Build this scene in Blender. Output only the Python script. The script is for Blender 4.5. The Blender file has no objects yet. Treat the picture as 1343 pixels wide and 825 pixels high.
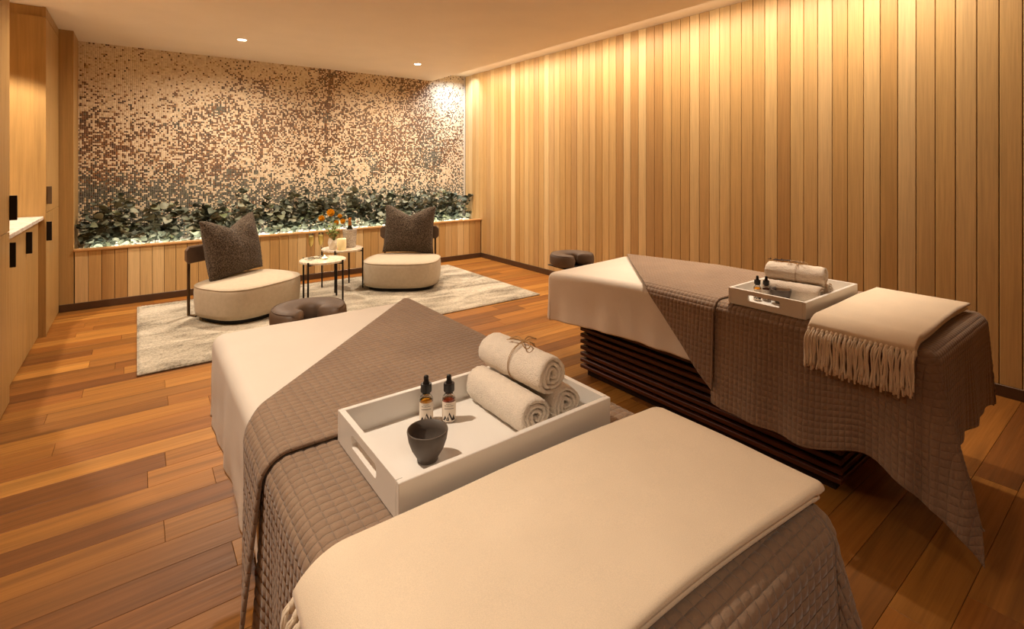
import bpy, bmesh, math, random
import numpy as np
from mathutils import Vector, Matrix, noise as mnoise

random.seed(7)
rng = np.random.default_rng(11)
sc = bpy.context.scene
COL = sc.collection
PI = math.pi

# ---------------------------------------------------------------- camera
cam_d = bpy.data.cameras.new('camera')
cam = bpy.data.objects.new('camera', cam_d)
COL.objects.link(cam)
cam.location = (0, 0, 1.35)
cam.rotation_euler = (PI / 2, 0, -math.atan2(0.6, 0.8))
cam_d.sensor_width = 36.0
cam_d.lens = 655 / 1343 * 36.0
cam_d.shift_y = -(412.5 - 217) / 1343
cam_d.clip_start = 0.02
sc.camera = cam

# ---------------------------------------------------------------- world, view
w = bpy.data.worlds.new('world')
sc.world = w
w.use_nodes = True
w.node_tree.nodes['Background'].inputs[0].default_value = (1.0, 0.72, 0.45, 1)
w.node_tree.nodes['Background'].inputs[1].default_value = 0.02
sc.view_settings.view_transform = 'Standard'
sc.view_settings.look = 'None'
sc.view_settings.gamma = 1.0
sc.view_settings.use_curve_mapping = False
sc.view_settings.exposure = 0.28

# ---------------------------------------------------------------- lights
WARM = (1.0, 0.825, 0.635)
def spot(name, loc, watts, angle=95, blend=0.6, target=None, color=WARM, radius=0.035):
    d = bpy.data.lights.new(name, 'SPOT')
    d.energy = watts; d.color = color; d.spot_size = math.radians(angle)
    d.spot_blend = blend; d.shadow_soft_size = radius
    o = bpy.data.objects.new(name, d); COL.objects.link(o); o.location = loc
    if target:
        o.rotation_euler = (Vector(target) - Vector(loc)).to_track_quat('-Z', 'Y').to_euler()
    return o
def area(name, loc, target, sx, sy, watts, color=WARM, spread=180, axis='Y'):
    d = bpy.data.lights.new(name, 'AREA'); d.shape = 'RECTANGLE'
    d.size = sx; d.size_y = sy; d.energy = watts; d.color = color; d.spread = math.radians(spread)
    o = bpy.data.objects.new(name, d); COL.objects.link(o); o.location = loc
    z = -(Vector(target) - Vector(loc)).normalized()
    x = Vector((0, 1, 0)) if axis == 'Y' else Vector((1, 0, 0))
    x = (x - z * x.dot(z)).normalized(); y = z.cross(x)
    m = Matrix((x, y, z)).transposed()
    o.rotation_euler = m.to_euler()
    return o
LIGHTS = {
 'seat': (0.83, 5.58, 2.585), 'chair': (2.76, 5.62, 2.585),
}
spot('downlight_or_fill', LIGHTS['seat'], 172, 165, 0.9)
spot('downlight_or_fill', LIGHTS['chair'], 172, 165, 0.9)
spot('downlight_or_fill', (-0.25, 1.5, 2.585), 128, 112, 0.8)
spot('downlight_or_fill', (0.83, 2.9, 2.585), 12, 110, 0.8)
spot('downlight_or_fill', (2.72, 1.5, 2.585), 105, 64, 0.7)
spot('downlight_or_fill', (0.2, -0.8, 2.585), 50, 120, 0.8)  # added fill behind the camera, no fixture; brightens camera-facing sides
spot('downlight_or_fill', (-0.05, 4.0, 2.585), 62, 120, 0.8)
spot('downlight_or_fill', (-0.86, 4.72, 2.585), 130, 100, 0.25)
spot('downlight_or_fill', (1.8, 4.0, 2.585), 26, 130, 0.8)  # added general fill over mid room, not a real fitting
area('cove_strip', (3.62, 3.5, 2.70), (4.05, 3.5, 1.1), 5.5, 0.04, 60, WARM, 150)
area('cove_uplight', (3.56, 3.4, 2.632), (3.86, 3.4, 2.72), 6.0, 0.02, 7, WARM, 150)
area('cove_cool', (3.77, 6.30, 2.705), (3.77, 6.62, 1.5), 0.20, 0.44, 9, (0.62, 0.80, 1.0), 120)
area('planter_strip', (1.78, 6.222, 0.553), (1.78, 6.60, 0.52), 4.3, 0.012, 14, (1.0, 0.92, 0.76), 110, 'X')
area('planter_back_strip', (1.78, 6.600, 0.545), (1.78, 6.55, 1.5), 4.3, 0.02, 20, (1.0, 0.92, 0.76), 170, 'X')

# ---------------------------------------------------------------- helpers
def link(o, parent=None):
    COL.objects.link(o)
    if parent is not None: o.parent = parent
    return o
def mesh(name, verts, faces, m=None, smooth=False):
    me = bpy.data.meshes.new(name)
    me.from_pydata([tuple(v) for v in verts], [], [tuple(f) for f in faces])
    if m: me.materials.append(m)
    if smooth:
        me.polygons.foreach_set('use_smooth', [True] * len(me.polygons))
    me.update()
    return me
def obj(name, me, parent=None, loc=None, rot=None, kind=None):
    o = bpy.data.objects.new(name, me)
    if loc is not None: o.location = loc
    if rot is not None: o.rotation_euler = rot
    if kind: o['kind'] = kind
    return link(o, parent)
def tag(o, label=None, cat=None, group=None, kind=None):
    if label: o['label'] = label
    if cat: o['category'] = cat
    if group: o['group'] = group
    if kind: o['kind'] = kind
    return o
def thing(name, label, cat, loc=(0, 0, 0), rz=0, group=None):
    o = bpy.data.objects.new(name, None)
    o.location = loc; o.rotation_euler = (0, 0, rz); o.empty_display_size = 0.1
    COL.objects.link(o)
    return tag(o, label, cat, group)

class G:
    """collects several shapes into one mesh"""
    def __init__(s): s.v = []; s.f = []
    def add(s, v, f):
        n = len(s.v); s.v += [tuple(p) for p in v]; s.f += [tuple(i + n for i in q) for q in f]; return s
    def box(s, x0, x1, y0, y1, z0, z1, c=0.0):
        return s.add(*box_vf(x0, x1, y0, y1, z0, z1, c))
    def tube(s, pts, r, n=8, cap=True, closed=False):
        return s.add(*tube_vf(pts, r, n, cap, closed))
    def lathe(s, prof, n=24, c=(0, 0, 0)):
        return s.add(*lathe_vf(prof, n, c))
    def mesh(s, name, m, smooth=False): return mesh(name, s.v, s.f, m, smooth)
    def obj(s, name, m, parent=None, loc=None, smooth=False, kind=None):
        return obj(name, s.mesh(name, m, smooth), parent, loc, None, kind)

def box_vf(x0, x1, y0, y1, z0, z1, c=0.0):
    if c <= 0:
        v = [(x, y, z) for z in (z0, z1) for y in (y0, y1) for x in (x0, x1)]
        f = [(0, 2, 3, 1), (4, 5, 7, 6), (0, 1, 5, 4), (2, 6, 7, 3), (0, 4, 6, 2), (1, 3, 7, 5)]
        return v, f
    v = []; idx = {}
    for sx in (0, 1):
        for sy in (0, 1):
            for sz in (0, 1):
                X = (x0, x1)[sx]; Y = (y0, y1)[sy]; Z = (z0, z1)[sz]
                dx = c if sx == 0 else -c; dy = c if sy == 0 else -c; dz = c if sz == 0 else -c
                idx[sx, sy, sz, 0] = len(v); v.append((X, Y + dy, Z + dz))
                idx[sx, sy, sz, 1] = len(v); v.append((X + dx, Y, Z + dz))
                idx[sx, sy, sz, 2] = len(v); v.append((X + dx, Y + dy, Z))
    I = idx; f = []
    for s in (0, 1):
        q = [(s, 0, 0, 0), (s, 1, 0, 0), (s, 1, 1, 0), (s, 0, 1, 0)]; f.append([I[k] for k in (q if s else q[::-1])])
        q = [(0, s, 0, 1), (1, s, 0, 1), (1, s, 1, 1), (0, s, 1, 1)]; f.append([I[k] for k in (q[::-1] if s else q)])
        q = [(0, 0, s, 2), (1, 0, s, 2), (1, 1, s, 2), (0, 1, s, 2)]; f.append([I[k] for k in (q if s else q[::-1])])
    for a in (0, 1):
        for b in (0, 1):
            f.append([I[0, a, b, 1], I[1, a, b, 1], I[1, a, b, 2], I[0, a, b, 2]])
            f.append([I[a, 0, b, 0], I[a, 1, b, 0], I[a, 1, b, 2], I[a, 0, b, 2]])
            f.append([I[a, b, 0, 0], I[a, b, 1, 0], I[a, b, 1, 1], I[a, b, 0, 1]])
            for d in (0, 1):
                f.append([I[a, b, d, 0], I[a, b, d, 1], I[a, b, d, 2]])
    # fix winding: outward from centre
    cx = Vector(((x0 + x1) / 2, (y0 + y1) / 2, (z0 + z1) / 2)); out = []
    for q in f:
        p = [Vector(v[i]) for i in q]
        nrm = (p[1] - p[0]).cross(p[2] - p[0]); ce = sum(p, Vector()) / len(p)
        out.append(q if nrm.dot(ce - cx) > 0 else q[::-1])
    return v, out
def tube_vf(pts, r, n=8, cap=True, closed=False):
    P = [Vector(p) for p in pts]; m = len(P); v = []; f = []
    rr = r if hasattr(r, '__len__') else [r] * m
    up = None
    for i in range(m):
        if closed: t = P[(i + 1) % m] - P[i - 1]
        else: t = P[min(i + 1, m - 1)] - P[max(i - 1, 0)]
        if t.length < 1e-9: t = Vector((0, 0, 1))
        t.normalize()
        if up is None:
            up = Vector((0, 0, 1)) if abs(t.z) < 0.9 else Vector((1, 0, 0))
        a = (up - t * up.dot(t))
        if a.length < 1e-6: a = t.orthogonal()
        a.normalize(); up = a; b = t.cross(a)
        for k in range(n):
            an = 2 * PI * k / n
            v.append(P[i] + (a * math.cos(an) + b * math.sin(an)) * rr[i])
    for i in range(m if closed else m - 1):
        j = (i + 1) % m
        for k in range(n):
            f.append((i * n + k, i * n + (k + 1) % n, j * n + (k + 1) % n, j * n + k))
    if cap and not closed:
        f.append(tuple(range(n))[::-1]); f.append(tuple((m - 1) * n + k for k in range(n)))
    return v, f
def lathe_vf(prof, n=24, c=(0, 0, 0)):
    v = []; f = []; rings = []
    for (r, z) in prof:
        if r < 1e-6:
            rings.append([len(v)]); v.append((c[0], c[1], c[2] + z))
        else:
            rings.append(list(range(len(v), len(v) + n)))
            for k in range(n):
                a = 2 * PI * k / n; v.append((c[0] + r * math.cos(a), c[1] + r * math.sin(a), c[2] + z))
    for A, B in zip(rings, rings[1:]):
        if len(A) == 1 and len(B) == 1: continue
        for k in range(n):
            k2 = (k + 1) % n
            if len(A) == 1: f.append((A[0], B[k2], B[k]))
            elif len(B) == 1: f.append((A[k], A[k2], B[0]))
            else: f.append((A[k], A[k2], B[k2], B[k]))
    return v, f
def grid_faces(nu, nv, off=0, flip=False):
    f = []
    for i in range(nu - 1):
        for j in range(nv - 1):
            a = off + i * nv + j
            q = (a, a + nv, a + nv + 1, a + 1)
            f.append(q[::-1] if flip else q)
    return f
def np_mesh(name, V, F4, m=None, smooth=True, cols=None, uv=None):
    """fast mesh from numpy arrays of quads (cols: per-face rgb)"""
    me = bpy.data.meshes.new(name)
    V = np.asarray(V, dtype=np.float32).reshape(-1, 3); F4 = np.asarray(F4, dtype=np.int32)
    nf, k = F4.shape
    me.vertices.add(len(V)); me.vertices.foreach_set('co', V.ravel())
    me.loops.add(nf * k); me.loops.foreach_set('vertex_index', F4.ravel())
    me.polygons.add(nf)
    me.polygons.foreach_set('loop_start', np.arange(0, nf * k, k, dtype=np.int32))
    me.polygons.foreach_set('loop_total', np.full(nf, k, dtype=np.int32))
    if smooth: me.polygons.foreach_set('use_smooth', np.ones(nf, dtype=bool))
    me.update(calc_edges=True)
    if cols is not None:
        at = me.color_attributes.new('tile_colour', 'FLOAT_COLOR', 'CORNER')
        c = np.ones((nf, k, 4), dtype=np.float32); c[:, :, :3] = cols[:, None, :]
        at.data.foreach_set('color', c.ravel())
    if uv is not None:
        ul = me.uv_layers.new(name='stitch'); ul.data.foreach_set('uv', np.asarray(uv, dtype=np.float32).reshape(-1, 2)[F4.ravel()].ravel())
    if m: me.materials.append(m)
    me.validate()
    return me
def vnoise(P, scale, seed=0.0):
    return np.array([mnoise.noise(Vector((p[0] * scale + seed, p[1] * scale - seed, p[2] * scale + 2 * seed))) for p in P])

# ---------------------------------------------------------------- materials
def lin(r, g, b):
    f = lambda c: (c / 255 / 12.92) if c <= 10.3 else ((c / 255 + 0.055) / 1.055) ** 2.4
    return (f(r), f(g), f(b), 1)
class NT:
    def __init__(s, name):
        s.m = bpy.data.materials.new(name); s.m.use_nodes = True
        s.t = s.m.node_tree; s.b = s.t.nodes['Principled BSDF']
    def n(s, typ, **kw):
        x = s.t.nodes.new(typ)
        for k, val in kw.items():
            if k in x.inputs: x.inputs[k].default_value = val
            else: setattr(x, k, val)
        return x
    def l(s, a, b): s.t.links.new(a, b)
    def ramp(s, fac, stops):
        r = s.n('ShaderNodeValToRGB'); e = r.color_ramp.elements
        while len(e) < len(stops): e.new(0.5)
        for q, (p, c) in zip(e, stops): q.position = p; q.color = c
        s.l(fac, r.inputs[0]); return r.outputs[0]
    def noise(s, vec, scale, detail=3, rough=0.5, dist=0.0):
        x = s.n('ShaderNodeTexNoise'); x.inputs['Scale'].default_value = scale
        x.inputs['Detail'].default_value = detail; x.inputs['Roughness'].default_value = rough
        x.inputs['Distortion'].default_value = dist
        if vec is not None: s.l(vec, x.inputs['Vector'])
        return x.outputs['Fac']
    def coords(s, which='Object'): return s.n('ShaderNodeTexCoord').outputs[which]
    def mapping(s, vec, scale=(1, 1, 1), loc=None):
        x = s.n('ShaderNodeMapping'); x.inputs['Scale'].default_value = scale
        s.l(vec, x.inputs['Vector']); 
        if loc is not None: s.l(loc, x.inputs['Location'])
        return x.outputs[0]
    def mix(s, fac, a, b, blend='MIX'):
        x = s.n('ShaderNodeMix', data_type='RGBA', blend_type=blend)
        for inp, val in ((x.inputs[0], fac), (x.inputs[6], a), (x.inputs[7], b)):
            if isinstance(val, (int, float)): inp.default_value = val
            elif isinstance(val, tuple): inp.default_value = val
            else: s.l(val, inp)
        return x.outputs[2]
    def math(s, op, a, b=0.0):
        x = s.n('ShaderNodeMath', operation=op)
        for inp, val in ((x.inputs[0], a), (x.inputs[1], b)):
            if isinstance(val, (int, float)): inp.default_value = val
            else: s.l(val, inp)
        return x.outputs[0]
    def bump(s, h, strength=0.3, dist=0.002):
        x = s.n('ShaderNodeBump'); x.inputs['Strength'].default_value = strength
        x.inputs['Distance'].default_value = dist
        s.l(h, x.inputs['Height']); s.l(x.outputs[0], s.b.inputs['Normal'])
    def base(s, c):
        if isinstance(c, tuple): s.b.inputs['Base Color'].default_value = c
        else: s.l(c, s.b.inputs['Base Color'])
    def rough(s, v):
        if isinstance(v, (int, float)): s.b.inputs['Roughness'].default_value = v
        else: s.l(v, s.b.inputs['Roughness'])
def plain(name, c, rough=0.5, metal=0.0, var=0.06, scale=30, bump=0.0, bscale=200, bd=0.001):
    t = NT(name); co = t.coords()
    f = t.noise(co, scale, 3)
    d = tuple(x * (1 - var) for x in c[:3]) + (1,); e = tuple(min(1, x * (1 + var)) for x in c[:3]) + (1,)
    t.base(t.ramp(f, [(0.3, d), (0.7, e)])); t.rough(rough); t.b.inputs['Metallic'].default_value = metal
    if bump: t.bump(t.noise(co, bscale, 2), bump, bd)
    return t.m
def wood(name, axis, tones, rough=0.45, grain=1.0, bumps=0.15, spec=0.4, contrast=0.35, figure=1.0):
    """procedural board: every object gets its own tone and its own grain"""
    t = NT(name); oi = t.n('ShaderNodeObjectInfo'); rnd = oi.outputs['Random']
    off = t.n('ShaderNodeCombineXYZ')
    for k in range(3): t.l(t.math('MULTIPLY', rnd, (91.7, 57.3, 33.1)[k]), off.inputs[k])
    sc3 = [14.0 * grain] * 3; sc3['XYZ'.index(axis)] = 0.55 * grain
    v = t.mapping(t.coords(), tuple(sc3), off.outputs[0])
    g = t.noise(v, 1.3, 6, 0.6, 0.9 * figure)
    fs = [55.0 * grain] * 3; fs['XYZ'.index(axis)] = 1.6 * grain
    g2 = t.noise(t.mapping(t.coords(), tuple(fs), off.outputs[0]), 2.0, 4, 0.6, 0.3)
    tone = t.ramp(rnd, [((i + 0.0) / max(1, len(tones) - 1), c) for i, c in enumerate(tones)])
    k = t.ramp(g, [(0.25, (1 - contrast,) * 3 + (1,)), (0.6, (1, 1, 1, 1)), (0.8, (1 - contrast * 0.4,) * 3 + (1,))])
    c = t.mix(1.0, tone, k, 'MULTIPLY')
    k2 = t.ramp(g2, [(0.3, (0.80,) * 3 + (1,)), (0.65, (1.04,) * 3 + (1,))])
    c = t.mix(0.8, c, k2, 'MULTIPLY')
    t.base(c)
    t.rough(t.ramp(g2, [(0.2, (rough + .1,) * 3 + (1,)), (0.8, (rough - .08,) * 3 + (1,))]))
    t.b.inputs['Specular IOR Level'].default_value = spec
    t.bump(g2, bumps, 0.0008)
    return t.m
def fabric(name, c, rough=0.9, weave=900, bump=0.25, sheen=0.2, var=0.08, big=6, bd=0.0006, fuzz=None):
    t = NT(name); co = t.coords()
    a = t.noise(co, big, 4); b = t.noise(co, weave, 2)
    d = tuple(x * (1 - var) for x in c[:3]) + (1,); e = tuple(min(1, x * (1 + var)) for x in c[:3]) + (1,)
    col = t.ramp(a, [(0.3, d), (0.7, e)])
    col = t.mix(0.5, col, t.ramp(b, [(0.3, (0.82,) * 3 + (1,)), (0.7, (1.08,) * 3 + (1,))]), 'MULTIPLY')
    t.base(col); t.rough(rough)
    t.b.inputs['Sheen Weight'].default_value = sheen; t.b.inputs['Sheen Roughness'].default_value = 0.5
    t.b.inputs['Specular IOR Level'].default_value = 0.2
    t.bump(b, bump, bd)
    return t.m
M = {}
M['wall_board'] = wood('cedar_board', 'Z', [lin(194, 156, 100), lin(213, 179, 126), lin(183, 143, 88), lin(205, 167, 110), lin(172, 130, 78), lin(221, 190, 139), lin(191, 152, 96)], 0.42, 1.0, 0.12, 0.35, 0.16)
M['planter_board'] = M['wall_board']
M['cab_wood'] = wood('cabinet_veneer', 'Z', [lin(178, 141, 86), lin(172, 135, 80), lin(184, 147, 92)], 0.4, 0.8, 0.08, 0.35, 0.22)
M['ledge_wood'] = wood('ledge_wood', 'X', [lin(206, 158, 102), lin(210, 164, 108)], 0.4, 1.0, 0.1, 0.35, 0.18)
M['floor_board'] = wood('teak_floor', 'X', [lin(146, 92, 36), lin(178, 120, 50), lin(112, 67, 28), lin(162, 102, 40), lin(190, 132, 60), lin(126, 77, 32), lin(170, 111, 46), lin(150, 93, 38)], 0.44, 0.8, 0.10, 0.32, 0.45, 1.3)
M['dark_slat'] = wood('dark_slat_wood', 'Y', [lin(84, 40, 22), lin(70, 32, 18), lin(96, 48, 26)], 0.38, 1.0, 0.1, 0.4, 0.3)
M['ceiling'] = plain('ceiling_paint', lin(240, 229, 212), 0.8, 0, 0.02, 3)
M['cove'] = plain('cove_paint', lin(232, 220, 200), 0.8, 0, 0.02, 3)
M['wall_paint'] = plain('wall_paint', lin(205, 180, 150), 0.85, 0, 0.03, 3)
M['baseboard'] = plain('baseboard_bronze', lin(88, 66, 48), 0.35, 0.4, 0.08, 20)
M['subfloor'] = plain('subfloor', lin(40, 22, 12), 0.9)
M['grout'] = plain('grout', lin(226, 212, 190), 0.9)
M['black_metal'] = plain('black_metal', lin(28, 24, 22), 0.4, 0.6)
M['bronze'] = plain('bronze_metal', lin(96, 80, 62), 0.35, 0.8)
M['white_lacquer'] = plain('white_lacquer', lin(236, 232, 226), 0.35, 0, 0.01, 5)
M['sheet'] = fabric('cotton_sheet', lin(232, 222, 209), 0.85, 1400, 0.12, 0.1, 0.02)
M['blanket'] = fabric('wool_throw', lin(240, 222, 196), 0.95, 700, 0.35, 0.35, 0.03, 10, 0.0008)
M['towel'] = fabric('terry_towel', lin(246, 232, 214), 0.95, 330, 1.0, 0.3, 0.04, 40, 0.0035)
M['leather'] = plain('brown_leather', lin(104, 84, 68), 0.55, 0, 0.08, 25, 0.25, 260, 0.0006)
M['pad'] = plain('vinyl_pad', lin(150, 128, 108), 0.5)
M['seat'] = fabric('boucle_cream', lin(188, 174, 152), 0.95, 260, 0.6, 0.2, 0.05, 30, 0.0015)
def boucle_mat():
    t = NT('boucle_brown'); co = t.coords()
    a = t.noise(co, 105, 3, 0.6); b = t.noise(co, 240, 2)
    t.base(t.mix(0.6, t.ramp(a, [(0.36, lin(46, 37, 28)), (0.50, lin(84, 71, 58)), (0.64, lin(118, 103, 86))]), t.ramp(b, [(0.35, (0.6,) * 3 + (1,)), (0.65, (1.1,) * 3 + (1,))]), 'MULTIPLY'))
    t.rough(0.97); t.b.inputs['Specular IOR Level'].default_value = 0.1; t.b.inputs['Sheen Weight'].default_value = 0.15
    t.bump(a, 1.0, 0.012)
    return t.m
M['dark_boucle'] = boucle_mat()
M['twine'] = plain('jute_twine', lin(178, 142, 98), 0.9, 0, 0.2, 300)
M['bowl'] = plain('stoneware', lin(88, 78, 70), 0.55, 0, 0.06, 60, 0.1, 300)
M['black_plastic'] = plain('black_plastic', lin(26, 23, 22), 0.3)
M['label_paper'] = plain('label_paper', lin(240, 228, 212), 0.6, 0, 0.02)
M['ink'] = plain('label_ink', lin(40, 30, 26), 0.7)
M['leaf'] = None
M['pebble'] = plain('white_pebble', lin(236, 230, 220), 0.6, 0, 0.1, 40)
M['soil'] = plain('planter_fill', lin(200, 194, 180), 0.9)
M['stem'] = plain('plant_stem', lin(92, 84, 60), 0.8)
M['candle'] = plain('candle_wax', lin(250, 236, 190), 0.5, 0, 0.02); M['candle'].node_tree.nodes['Principled BSDF'].inputs['Subsurface Weight'].default_value = 0.3
M['copper'] = plain('copper_foil', lin(200, 130, 60), 0.35, 0.7)
M['orange'] = plain('orange_petal', lin(255, 192, 48), 0.7, 0, 0.2, 120)
M['flower_eye'] = plain('flower_eye', lin(130, 60, 16), 0.8)
M['green'] = plain('flower_stem', lin(110, 128, 60), 0.7, 0, 0.2, 60)
M['bottle_dark'] = plain('bottle_dark', lin(18, 26, 18), 0.15)
def quilt_mat():
    t = NT('quilted_taupe'); co = t.coords()
    a = t.noise(co, 5, 3); b = t.noise(co, 1100, 2)
    col = t.ramp(a, [(0.3, lin(142, 118, 98)), (0.7, lin(154, 129, 107))])
    t.base(t.mix(0.4, col, t.ramp(b, [(0.3, (0.85,) * 3 + (1,)), (0.7, (1.08,) * 3 + (1,))]), 'MULTIPLY'))
    t.rough(0.8); t.b.inputs['Sheen Weight'].default_value = 0.25
    t.b.inputs['Specular IOR Level'].default_value = 0.25
    uv = t.n('ShaderNodeUVMap'); uv.uv_map = 'stitch'
    sx = t.n('ShaderNodeSeparateXYZ'); wob = t.n('ShaderNodeTexNoise'); wob.inputs['Scale'].default_value = 0.9; t.l(uv.outputs[0], wob.inputs['Vector'])
    wv = t.n('ShaderNodeVectorMath', operation='MULTIPLY_ADD'); t.l(wob.outputs['Color'], wv.inputs[0]); wv.inputs[1].default_value = (.14, .14, 0); t.l(uv.outputs[0], wv.inputs[2]); t.l(wv.outputs[0], sx.inputs[0])
    ab = [t.math('ABSOLUTE', t.math('SINE', t.math('MULTIPLY', sx.outputs[k], PI))) for k in (0, 1)]
    p = t.math('POWER', t.math('MULTIPLY', t.math('POWER', ab[0], 0.75), ab[1]), 0.32)
    h = t.math('ADD', p, t.math('MULTIPLY', t.noise(co, 150, 3), 0.28))
    t.bump(h, 0.85, 0.0055)
    return t.m
M['quilt'] = quilt_mat()
def rug_mat():
    t = NT('rug_wool'); co = t.coords()
    a = t.noise(t.mapping(co, (1.0, 2.2, 1.0)), 2.2, 6, 0.65, 0.6); b = t.noise(co, 260, 3, 0.7)
    c = t.ramp(a, [(0.34, lin(150, 140, 122)), (0.47, lin(192, 182, 162)), (0.62, lin(222, 212, 192))])
    d = t.noise(co, 55, 4, 0.7); e = t.ramp(d, [(0.42, (0.48, 0.46, 0.42, 1)), (0.54, (1, 1, 1, 1))])
    c = t.mix(t.ramp(a, [(0.35, (1, 1, 1, 1)), (0.6, (0.35, 0.35, 0.35, 1))]), c, t.mix(1.0, c, e, 'MULTIPLY'))
    c = t.mix(0.6, c, t.ramp(b, [(0.3, (0.7,) * 3 + (1,)), (0.65, (1.1,) * 3 + (1,))]), 'MULTIPLY')
    t.base(c); t.rough(0.97); t.b.inputs['Specular IOR Level'].default_value = 0.1
    t.b.inputs['Sheen Weight'].default_value = 0.3
    t.bump(b, 0.9, 0.006)
    return t.m
M['rug'] = rug_mat()
def leaf_mat():
    t = NT('eucalyptus_leaf'); oi = t.n('ShaderNodeObjectInfo')
    c = t.ramp(oi.outputs['Random'], [(0.0, lin(50, 58, 48)), (0.3, lin(86, 94, 80)), (0.6, lin(116, 122, 104)), (0.8, lin(156, 158, 138)), (1.0, lin(98, 108, 74))])
    n = t.noise(t.coords(), 60, 3)
    t.base(t.mix(0.5, c, t.ramp(n, [(0.3, (0.8,) * 3 + (1,)), (0.7, (1.1,) * 3 + (1,))]), 'MULTIPLY'))
    t.rough(0.55); t.b.inputs['Specular IOR Level'].default_value = 0.35
    return t.m
M['leaf'] = leaf_mat()
def marble_mat(name, base, vein, scale=6):
    t = NT(name); co = t.coords()
    a = t.noise(co, scale, 6, 0.6, 2.2)
    t.base(t.ramp(a, [(0.40, base), (0.49, vein), (0.56, base)])); t.rough(0.25)
    return t.m
M['marble'] = marble_mat('counter_marble', lin(236, 228, 218), lin(206, 194, 182))
M['stone_top'] = marble_mat('table_stone', lin(234, 222, 204), lin(204, 186, 162), 9)
M['bucket'] = marble_mat('bucket_stone', lin(206, 198, 188), lin(160, 150, 140), 22)
M['vase'] = plain('vase_ceramic', lin(232, 222, 208), 0.5, 0, 0.03)
def tile_mat():
    t = NT('mosaic_glass'); a = t.n('ShaderNodeVertexColor'); a.layer_name = 'tile_colour'
    n = t.noise(t.coords(), 8, 2)
    t.base(t.mix(0.15, a.outputs[0], n, 'MULTIPLY')); t.rough(0.38)
    return t.m
M['tile'] = tile_mat()
def glass_mat(name, c=(1, 1, 1, 1), rough=0.02, ior=1.45):
    t = NT(name); t.b.inputs['Transmission Weight'].default_value = 1.0
    n = t.noise(t.coords(), 5, 1)
    t.base(t.mix(0.03, c, n, 'MULTIPLY')); t.rough(rough); t.b.inputs['IOR'].default_value = ior
    return t.m
M['glass'] = glass_mat('clear_glass')
M['oil_amber'] = glass_mat('amber_oil', lin(238, 160, 40), 0.05)
M['oil_dark'] = glass_mat('dark_oil', lin(140, 50, 24), 0.05)
M['champagne'] = glass_mat('champagne', lin(252, 240, 176), 0.03, 1.33)
def thin_glass(name, tint, gloss=0.9):
    """thin-walled glass or liquid: clear with a fresnel reflection"""
    t = NT(name); out = t.t.nodes['Material Output']
    tr = t.n('ShaderNodeBsdfTransparent'); gl = t.n('ShaderNodeBsdfGlossy'); lw = t.n('ShaderNodeLayerWeight'); mx = t.n('ShaderNodeMixShader')
    n = t.noise(t.coords(), 5, 1); t.l(t.mix(0.04, tint, n, 'MULTIPLY'), tr.inputs[0])
    gl.inputs['Roughness'].default_value = 0.03; lw.inputs['Blend'].default_value = 0.25
    t.l(t.math('MULTIPLY', lw.outputs['Fresnel'], gloss), mx.inputs[0]); t.l(tr.outputs[0], mx.inputs[1]); t.l(gl.outputs[0], mx.inputs[2])
    t.l(mx.outputs[0], out.inputs['Surface']); return t.m
M['flute_glass'] = thin_glass('flute_glass', (0.97, 0.97, 0.95, 1))
M['champagne'] = plain('champagne', lin(250, 232, 150), 0.15); M['champagne'].node_tree.nodes['Principled BSDF'].inputs['Alpha'].default_value = 0.72
def emit(name, c, s):
    t = NT(name); t.base(c); t.b.inputs['Emission Color'].default_value = c; t.b.inputs['Emission Strength'].default_value = s
    return t.m
M['lamp_lens'] = emit('lamp_lens', (1.0, 0.86, 0.66, 1), 14)
M['lit_wax'] = emit('lit_wax', (1.0, 0.80, 0.45, 1), 1.6)
M['flame'] = emit('candle_flame', (1.0, 0.72, 0.3, 1), 12)

# ================================================================ SETTING
XW, YP, YM, ZC, ZT = 4.05, 6.15, 6.63, 2.60, 2.72
XL, YN = -1.20, -1.70
# ---- floor: boards along X, 137 mm rows
fl = obj('floor', mesh('floor', *box_vf(XL, XW + .02, YN, YM + .05, -0.06, -0.019), M['subfloor']), kind='structure')
PW = 0.137
fixed = {0: [1.84], 13: [0.08], 16: [0.035], 38: [-0.265], 33: [-0.10], 29: [-0.262], 25: [-0.26], 23: [-0.39], 28: [-0.12], 31: [-0.26], 3: [2.62], 2: [2.95]}
rr = random.Random(5)
k0 = int((YN - 0.397) / PW)
for k in range(k0, 42):
    y0 = 0.397 + k * PW; y1 = min(y0 + PW, YP + 0.0)
    if y0 >= YP - 0.02: break
    js = list(fixed.get(k, []))
    x = js[0] if js else rr.uniform(XL + 0.3, XL + 1.9)
    pts = [x]
    q = x
    while q > XL + 1.2: q -= rr.uniform(0.9, 1.7); pts.append(q)
    q = x
    while q < XW - 0.9: q += rr.uniform(0.9, 1.9); pts.append(q)
    pts = sorted(p for p in pts if XL + 0.25 < p < XW - 0.3)
    pts = [XL] + pts + [XW]
    for a, b in zip(pts, pts[1:]):
        cx, cy = (a + b) / 2, (y0 + y1) / 2; hx, hy = (b - a) / 2 - 0.0006, (y1 - y0) / 2 - 0.0007
        obj('floor_board', mesh('floor_board', *box_vf(-hx, hx, -hy, hy, -0.019, 0, 0.0008), M['floor_board']), fl, (cx, cy, 0))
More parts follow.
